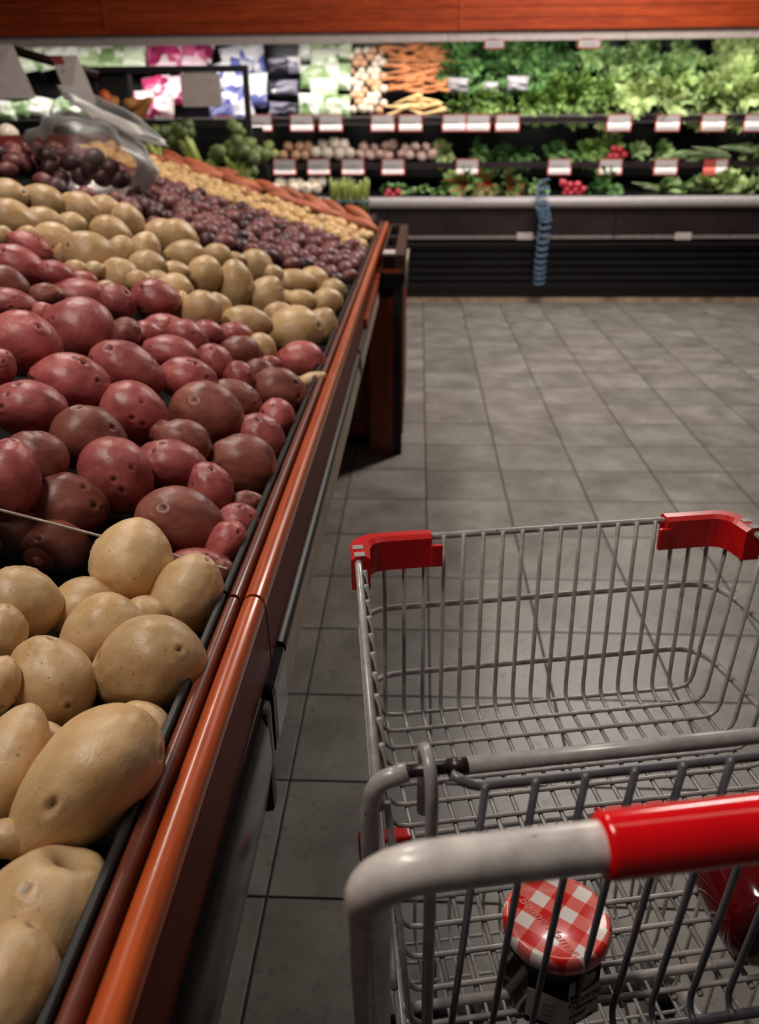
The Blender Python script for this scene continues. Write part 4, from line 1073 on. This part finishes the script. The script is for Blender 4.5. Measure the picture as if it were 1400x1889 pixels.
# --- handle, sleeve and uprights
hz_, hv = 1.015, 0.293
hpts = [(0.055, 0.44, 0.62), (0.05, 0.42, 0.72), (0.036, 0.318, 0.985), (0.037, hv, hz_ ), (0.10, hv, hz_)]
full = [(0.052, 0.50, 0.20), (0.052, 0.44, 0.66), (0.034, 0.300, hz_), (2 * UC - 0.034, 0.300, hz_), (2 * UC - 0.052, 0.44, 0.66), (2 * UC - 0.052, 0.50, 0.20)]
fp = fillet([full[0], full[1], full[2]], 0.05, 8)
hb = fillet(full[1:5], 0.036, 9)
handle = MB().tube(hb, 0.0128, 20).build('handle', 'zinc_lit', cart)
sl = MB()
u0_, u1_ = 0.152, 2 * UC - 0.152
sl.tube([(u0_, 0.2995, hz_ + 0.0005), (u0_ + 0.004, 0.2995, hz_ + 0.0005), (u1_ - 0.004, 0.2995, hz_ + 0.0005), (u1_, 0.2995, hz_ + 0.0005)], 0.017, 28, rs=[0.0162, 0.0172, 0.0172, 0.0162])
sl.build('handle_sleeve', 'sleeve', handle)
for s in (0, 1):
    q = [full[1], full[0]] if not s else [full[4], full[5]]
    MB().tube([q[0], q[1]], 0.0128, 14).build('upright', 'zinc', cart)
# --- upper basket: rims, longitudinal wires (front + floor) and lateral wires (sides + floor)
ZR, ZM, ZL, ZF = 0.90, 0.803, 0.706, 0.655
VF, VB = 0.892, 0.462
def half(v, z):                                    # half width of the basket at depth v and height z
    w0 = 0.268 - (v - 0.47) / (0.892 - 0.47) * 0.033
    return w0 - (ZR - z) * 0.085
def ring(z, r, name, parent, mat, dv=0.0, extra=0.0, vb=VB, rad=0.045):
    vf = VF + dv
    pts = [(UC - half(vb, z) - extra, vb, z), (UC - half(vf, z) - extra, vf, z), (UC + half(vf, z) + extra, vf, z), (UC + half(vb, z) + extra, vb, z)]
    return wire(pts, r, name, parent, mat, rad, 10, 8)
ub = ring(ZR, 0.0042, 'upper_basket_rim', cart, 'zinc')
ub['label'] = 'top rim of the upper basket'
ring(ZM, 0.0038, 'side_ring', ub, 'zinc', 0.004, 0.006)
ring(ZL, 0.0038, 'side_ring', ub, 'zinc', 0.002, 0.006)
NL = 18
for k in range(NL):
    u = UC - 0.203 + 0.41 * k / (NL - 1)
    ut = u
    wire([(ut, VF - 0.006, ZR + 0.003), (u, VF - 0.010, ZF - 0.005), (u, VB - 0.005, ZF - 0.005)], 0.0027, 'wire', ub, 'zinc', 0.022, 7, 3)
NV = 14
for k in range(NV):
    v = 0.876 - 0.0318 * k
    hb_, ht = half(v, ZF) - 0.004, half(v, ZR) - 0.006
    wire([(UC - ht, v, ZR + 0.003), (UC - hb_, v, ZF), (UC + hb_, v, ZF), (UC + ht, v, ZR + 0.003)], 0.0027, 'wire', ub, 'zinc', 0.02, 7, 3)
wire([(UC - half(VB, ZF), VB + 0.012, ZF + 0.008), (UC + half(VB, ZF), VB + 0.012, ZF + 0.008)], 0.0042, 'rear_crossbar', ub, 'zinc')
# red corner bumpers
def corner_bumper(side):
    mb = MB()
    def path(inset):
        w_ = half(VF, ZR); L1 = 0.088
        p = [(UC - w_ + inset + L1 - inset, VF - inset, 0), (UC - w_ + inset, VF - inset, 0), (UC - half(VF - 0.055, ZR) + inset, VF - 0.055, 0)]
        return fillet(p, 0.03 - inset * 0.6, 6)
    zt2, zb2 = ZR + 0.008, ZR - 0.034
    op, ip = path(-0.008), path(0.0135); n = len(op); vs = []
    for i in range(n):
        o_, i_ = op[i], ip[i]
        for (p, z) in ((o_, zb2), (o_, zt2 - 0.004), (o_.lerp(i_, 0.25), zt2), (o_.lerp(i_, 0.75), zt2), (i_, zt2 - 0.004), (i_, zb2)):
            q = V3((p.x, p.y, z)); vs.append(mir(q) if side else tuple(q))
    fs = []; m_ = 6
    for i in range(n - 1):
        for j in range(m_):
            a, b = i * m_ + j, i * m_ + (j + 1) % m_; f = (a, b, b + m_, a + m_); fs.append(f if not side else f[::-1])
    fs += [tuple(range(m_)), tuple(range((n - 1) * m_, n * m_))]
    mb.add(vs, fs, False)
    o = mb.build('corner_bumper', 'bump_red', ub)
    u = UC - half(VF, ZR) + 0.088
    x0, x1 = (u - 0.002, u + 0.012) if not side else (2 * UC - u - 0.012, 2 * UC - u + 0.002)
    MB().box(x0, x1, VF - 0.0205, VF - 0.0145, ZR - 0.031, ZR - 0.003, 0.002).build('bumper_tab', 'bump_red', ub)
    for k in range(2):
        w_ = half(VF - 0.03, ZR); uu = UC - w_; uu = uu if not side else 2 * UC - uu
        MB().box(uu - 0.006, uu + 0.006, VF - 0.040 - k * 0.018 + 0.003, VF - 0.040 - k * 0.018 + 0.013, ZR + 0.0082, ZR + 0.0088).build('bumper_slot', 'zinc', ub)
corner_bumper(0); corner_bumper(1)
# --- cross rail, hinge loop and gate
ZC = 0.930
wire([(0.055, 0.468, 0.66), (0.055, 0.464, 0.90), (0.060, 0.462, ZC - 0.006), (0.082, 0.462, ZC)], 0.0072, 'frame_post', cart, 'zinc', 0.02, 14, 6)
wire([(2 * UC - 0.055, 0.468, 0.66), (2 * UC - 0.055, 0.464, 0.90), (2 * UC - 0.060, 0.462, ZC - 0.006), (2 * UC - 0.082, 0.462, ZC)], 0.0072, 'frame_post', cart, 'zinc', 0.02, 14, 6)
cross = MB().tube([(0.118, 0.462, ZC), (2 * UC - 0.118, 0.462, ZC)], 0.0062, 16).build('cross_rail', 'zinc', cart)
for s in (0, 1):
    a, b = (0.076, 0.122) if not s else (2 * UC - 0.122, 2 * UC - 0.076)
    MB().tube([(a, 0.462, ZC), (b, 0.462, ZC)], 0.0046, 12).build('pivot_sleeve', 'steel_worn', cross)
    e = 0.118 if not s else 2 * UC - 0.118
    MB().tube([(e - 0.007, 0.462, ZC), (e + 0.007, 0.462, ZC)], 0.0066, 14).build('worn_end', 'steel_worn', cross)
gate = MB().tube(fillet([(0.106, 0.432, 0.951), (0.120, 0.425, 0.945), (2 * UC - 0.120, 0.425, 0.945), (2 * UC - 0.106, 0.432, 0.951)], 0.008), 0.0036, 10).build('gate', 'zinc_dark', cart)
gate['label'] = 'top tube of the hinged rear gate'
for s in (0, 1):
    u = 0.095 if not s else 2 * UC - 0.095
    wire([(u, 0.438, 0.64), (u, 0.438, 0.928), (u, 0.446, 0.946), (u, 0.468, 0.948), (u + 0.001, 0.476, 0.93), (u + 0.001, 0.474, 0.88)], 0.0047, 'hinge_loop', gate, 'zinc', 0.012, 12, 6)
NG = 12
for k in range(NG):
    u = 0.1265 + 0.0345 * k
    wire([(u, 0.4185, 0.9505), (u - 0.011, 0.4415, 0.672), (u - 0.0112, 0.436, 0.661), (u - 0.0112, 0.427, 0.660)], 0.0029, 'rod', gate, 'zinc_dark', 0.008, 8, 3)
MB().tube([(0.105, 0.432, 0.656), (2 * UC - 0.105, 0.432, 0.656)], 0.0045, 10).build('bottom_bar', 'zinc_dark', gate)
# --- lower basket
ZR2, ZF2, VF2, VB2 = 0.415, 0.215, 0.905, 0.40
def half2(v, z): return 0.235 - (v - 0.4) * 0.06 - (ZR2 - z) * 0.06
def ring2(z, r, name, parent, ex=0.0):
    pts = [(UC - half2(VB2, z) - ex, VB2, z), (UC - half2(VF2, z) - ex, VF2, z), (UC + half2(VF2, z) + ex, VF2, z), (UC + half2(VB2, z) + ex, VB2, z)]
    return wire(pts, r, name, parent, 'zinc', 0.04, 9, 6)
lb_ = ring2(ZR2, 0.0045, 'lower_basket_rim', cart); lb_['label'] = 'top rim of the lower basket'
ring2(0.32, 0.0038, 'side_ring', lb_, 0.004)
for k in range(15):
    u = UC - 0.185 + 0.37 * k / 14
    wire([(u, VF2 - 0.006, ZR2), (u, VF2 - 0.012, ZF2 + 0.004), (u, VB2, ZF2 + 0.004)], 0.0027, 'wire', lb_, 'zinc', 0.025, 6, 3)
for k in range(16):
    v = 0.885 - 0.0318 * k
    b_, t_ = half2(v, ZF2) - 0.004, half2(v, ZR2) - 0.005
    wire([(UC - t_, v, ZR2), (UC - b_, v, ZF2), (UC + b_, v, ZF2), (UC + t_, v, ZR2)], 0.0027, 'wire', lb_, 'zinc', 0.022, 6, 3)
for a, b in ((0.09, 0.165), (2 * UC - 0.215, 2 * UC - 0.10)):
    MB().box(a, b, VF2 - 0.012, VF2 + 0.010, ZR2 - 0.03, ZR2 + 0.009, 0.004).build('corner_bumper', 'bump_red', lb_)
# --- chassis and castors
for s in (0, 1):
    m_ = (lambda p: p) if not s else mir
    MB().tube(fillet([m_((0.052, 0.44, 0.20)), m_((0.075, 0.62, 0.165)), m_((0.12, 0.88, 0.16))], 0.05), 0.012, 12).build('chassis_tube', 'zinc', cart)
MB().tube([(0.10, 0.80, 0.16), (2 * UC - 0.10, 0.80, 0.16)], 0.014, 12).build('axle_tube', 'rubber', cart)
MB().tube([(0.052, 0.50, 0.19), (2 * UC - 0.052, 0.50, 0.19)], 0.011, 12).build('chassis_crossbar', 'rubber', cart)
for (u, v) in ((0.06, 0.48), (2 * UC - 0.06, 0.48), (0.115, 0.84), (2 * UC - 0.115, 0.84)):
    cs = MB().box(u - 0.02, u + 0.02, v - 0.03, v + 0.025, 0.105, 0.15, 0.006)
    for q in (-0.018, 0.014): cs.box(u + q, u + q + 0.004, v - 0.045, v + 0.005, 0.045, 0.12)
    cc = cs.build('caster', 'zinc_dark', cart)
    wl = MB(); n = 20; R = 0.0525
    wl.tube([(u - 0.012, v - 0.03, R), (u - 0.009, v - 0.03, R), (u + 0.009, v - 0.03, R), (u + 0.012, v - 0.03, R)], R, n, rs=[R - 0.004, R, R, R - 0.004]).build('wheel', 'rubber', cc)

def cw(u, v, z): return V3((u * math.cos(CA) - v * math.sin(CA), u * math.sin(CA) + v * math.cos(CA), z))
# ================================================================== JARS
def gingham():
    M = Mat('red_gingham_print', (220, 210, 206), 0.28, coat=0.3)
    v = M.coords('Object', rot=(0, 0, math.radians(44)), rand=False)
    sx = M.node('ShaderNodeSeparateXYZ'); M.link(v, sx.inputs[0])
    def stripe(o):
        a = M.node('ShaderNodeMath', operation='DIVIDE'); a.inputs[1].default_value = 0.0262; M.link(o, a.inputs[0])
        b = M.node('ShaderNodeMath', operation='FRACT'); M.link(a.outputs[0], b.inputs[0])
        c = M.node('ShaderNodeMath', operation='GREATER_THAN'); c.inputs[1].default_value = 0.5; M.link(b.outputs[0], c.inputs[0]); return c.outputs[0]
    ad = M.node('ShaderNodeMath', operation='ADD'); M.link(stripe(sx.outputs[0]), ad.inputs[0]); M.link(stripe(sx.outputs[1]), ad.inputs[1])
    hf = M.node('ShaderNodeMath', operation='MULTIPLY'); hf.inputs[1].default_value = 0.5; M.link(ad.outputs[0], hf.inputs[0])
    c = M.ramp(hf.outputs[0], [(0.0, (226, 214, 210)), (0.3, (222, 104, 96)), (0.8, (206, 24, 18))])
    for nd in M.n:
        if nd.type == 'VALTORGB': nd.color_ramp.interpolation = 'CONSTANT'
    M.color(c); return M.m
MT['gingham'] = gingham()
MT['jam_dark'] = simple('dark_jam_glass', (14, 8, 10), 0.08, spec=0.7, var=0.05)
MT['jam_red'] = Mat('dark_red_glass', (84, 5, 9), 0.08, spec=0.6, coat=0.3).m
MT['paper'] = simple('cream_label_paper', (206, 194, 188), 0.6, var=0.04)
MT['emboss'] = simple('embossed_letters', (226, 132, 124), 0.3)

def text(body, size, mat, parent, loc, rot, shear=0.25, ext=0.0003, name='lettering'):
    cu = bpy.data.curves.new(name, 'FONT'); cu.body = body; cu.size = size; cu.shear = shear; cu.align_x = 'CENTER'; cu.extrude = ext
    cu.materials.append(MT[mat]); tmp = bpy.data.objects.new(name, cu); C.objects.link(tmp)
    me = bpy.data.meshes.new_from_object(tmp.evaluated_get(bpy.context.evaluated_depsgraph_get()))
    bpy.data.objects.remove(tmp); me.name = name
    o = bpy.data.objects.new(name, me); C.objects.link(o); o.parent = parent; o.location = loc; o.rotation_euler = rot
    return o
def jar(loc, label, rotz, body_mat, lid=True, lettering=True, rotx=(0, 0)):
    t = thing('jam_jar', loc, label, 'jar', world=False); t.rotation_euler = (rotx[0], rotx[1], rotz)
    n = 8; prof = [(0.0365, 0.0), (0.040, 0.004), (0.041, 0.012), (0.041, 0.062), (0.039, 0.070), (0.036, 0.073)]
    # eight sided glass with rounded shoulders
    vs = []; fs = []
    for i, (r, z) in enumerate(prof):
        for j in range(32):
            a = 2 * math.pi * j / 32; q = a % (math.pi / 4) - math.pi / 8
            oc = 0.955 / math.cos(q) if i not in (5,) else 1.0
            vs.append((r * oc * math.cos(a), r * oc * math.sin(a), z))
    for i in range(len(prof) - 1):
        for j in range(32): fs.append((i * 32 + j, i * 32 + (j + 1) % 32, (i + 1) * 32 + (j + 1) % 32, (i + 1) * 32 + j))
    fs += [tuple(range(31, -1, -1)), tuple(range(5 * 32, 6 * 32))]
    MB().add(vs, fs, False).build('glass_body', body_mat, t)
    if lid:
        l = MB().lathe([(0.0425, 0.0), (0.0445, 0.002), (0.0450, 0.010), (0.0440, 0.0145), (0.0415, 0.0165), (0.0395, 0.0165), (0.0385, 0.0155), (0.0, 0.0157)], 48, (0, 0, 0)).build('lid', 'gingham', t); l.location = (0, 0, 0.0732)
        if lettering: text('Bonne Maman', 0.0115, 'emboss', l, (-0.013, -0.010, 0.0158), (0, 0, math.radians(-62)), 0.35, 0.0002)
    if lettering:
        for k in (0, 1):                           # the paper label folds over two faces of the glass
            a = math.radians(-90 + (-22.5 if k == 0 else 22.5)); r = 0.041 * 0.955 + 0.0004
            hw = r * math.tan(math.radians(22.5)) + 0.0002
            f = thing_face = bpy.data.objects.new('label_face', None)
            ca, sa = math.cos(a), math.sin(a)
            P_ = lambda s, z, d=0.0: (ca * (r + d) - sa * s, sa * (r + d) + ca * s, z)
            dip = [0.047, 0.041] if k == 0 else [0.041, 0.047]
            dp = [0.014, 0.008] if k == 0 else [0.008, 0.014]
            q = [P_(-hw, dp[0]), P_(hw, dp[1]), P_(hw, dip[1]), P_(-hw, dip[0])]; q2 = [P_(-hw, dp[0], 0.0003), P_(hw, dp[1], 0.0003), P_(hw, dip[1], 0.0003), P_(-hw, dip[0], 0.0003)]
            MB().add(q + q2, [(3, 2, 1, 0), (4, 5, 6, 7), (0, 1, 5, 4), (1, 2, 6, 5), (2, 3, 7, 6), (3, 0, 4, 7)], False).build('paper_label', 'paper', t)
            bpy.data.objects.remove(f)
            rz = a + math.pi / 2
            if k == 1:
                text('Bonne', 0.0135, 'black_ink', t, P_(0.0005, 0.0335, 0.0006), (math.pi / 2, 0, rz), 0.4, 0.0001)
                text('Maman', 0.0095, 'black_ink', t, P_(0.001, 0.0255, 0.0006), (math.pi / 2, 0, rz), 0.4, 0.0001)
                text('Wild', 0.0085, 'black_ink', t, P_(-0.006, 0.0165, 0.0006), (math.pi / 2, 0, rz), 0.4, 0.0001)
            else:
                for z, w_ in ((0.031, 0.011), (0.025, 0.008), (0.019, 0.010)):
                    pts = [P_(-w_ / 2 + .002, z, 0.0005), P_(w_ / 2 + .002, z, 0.0005), P_(w_ / 2 + .002, z + 0.0012, 0.0005), P_(-w_ / 2 + .002, z + 0.0012, 0.0005)]
                    MB().add(pts, [(0, 1, 2, 3)], False).build('print_line', 'ink', t)
    return t
jl = at(1028, 1690, z=0.7465)
jar((jl.x, jl.y, ZF + 0.0028), 'dark jam jar with red gingham lid standing in the cart behind the gate', math.radians(8), 'jam_dark')
p = cw(0.412, 0.462, ZF + 0.0028 + 0.0465)
j2 = thing('sauce_jar', tuple(p), 'dark red glossy jar lying on its side at the right in the cart', 'jar', world=False)
MB().lathe([(0.034, 0.0), (0.0425, 0.003), (0.0465, 0.012), (0.0465, 0.095), (0.042, 0.108), (0.036, 0.114)], 48).build('glass_body', 'jam_red', j2)
o = MB().lathe([(0.0382, 0.0), (0.0392, 0.002), (0.0392, 0.014), (0.0375, 0.016)], 32).build('lid', 'black_gloss', j2); o.location = (0, 0, 0.114)
ax = cw(0.06, 1, 0).normalized()
j2.rotation_euler = ax.to_track_quat('Z', 'Y').to_euler()
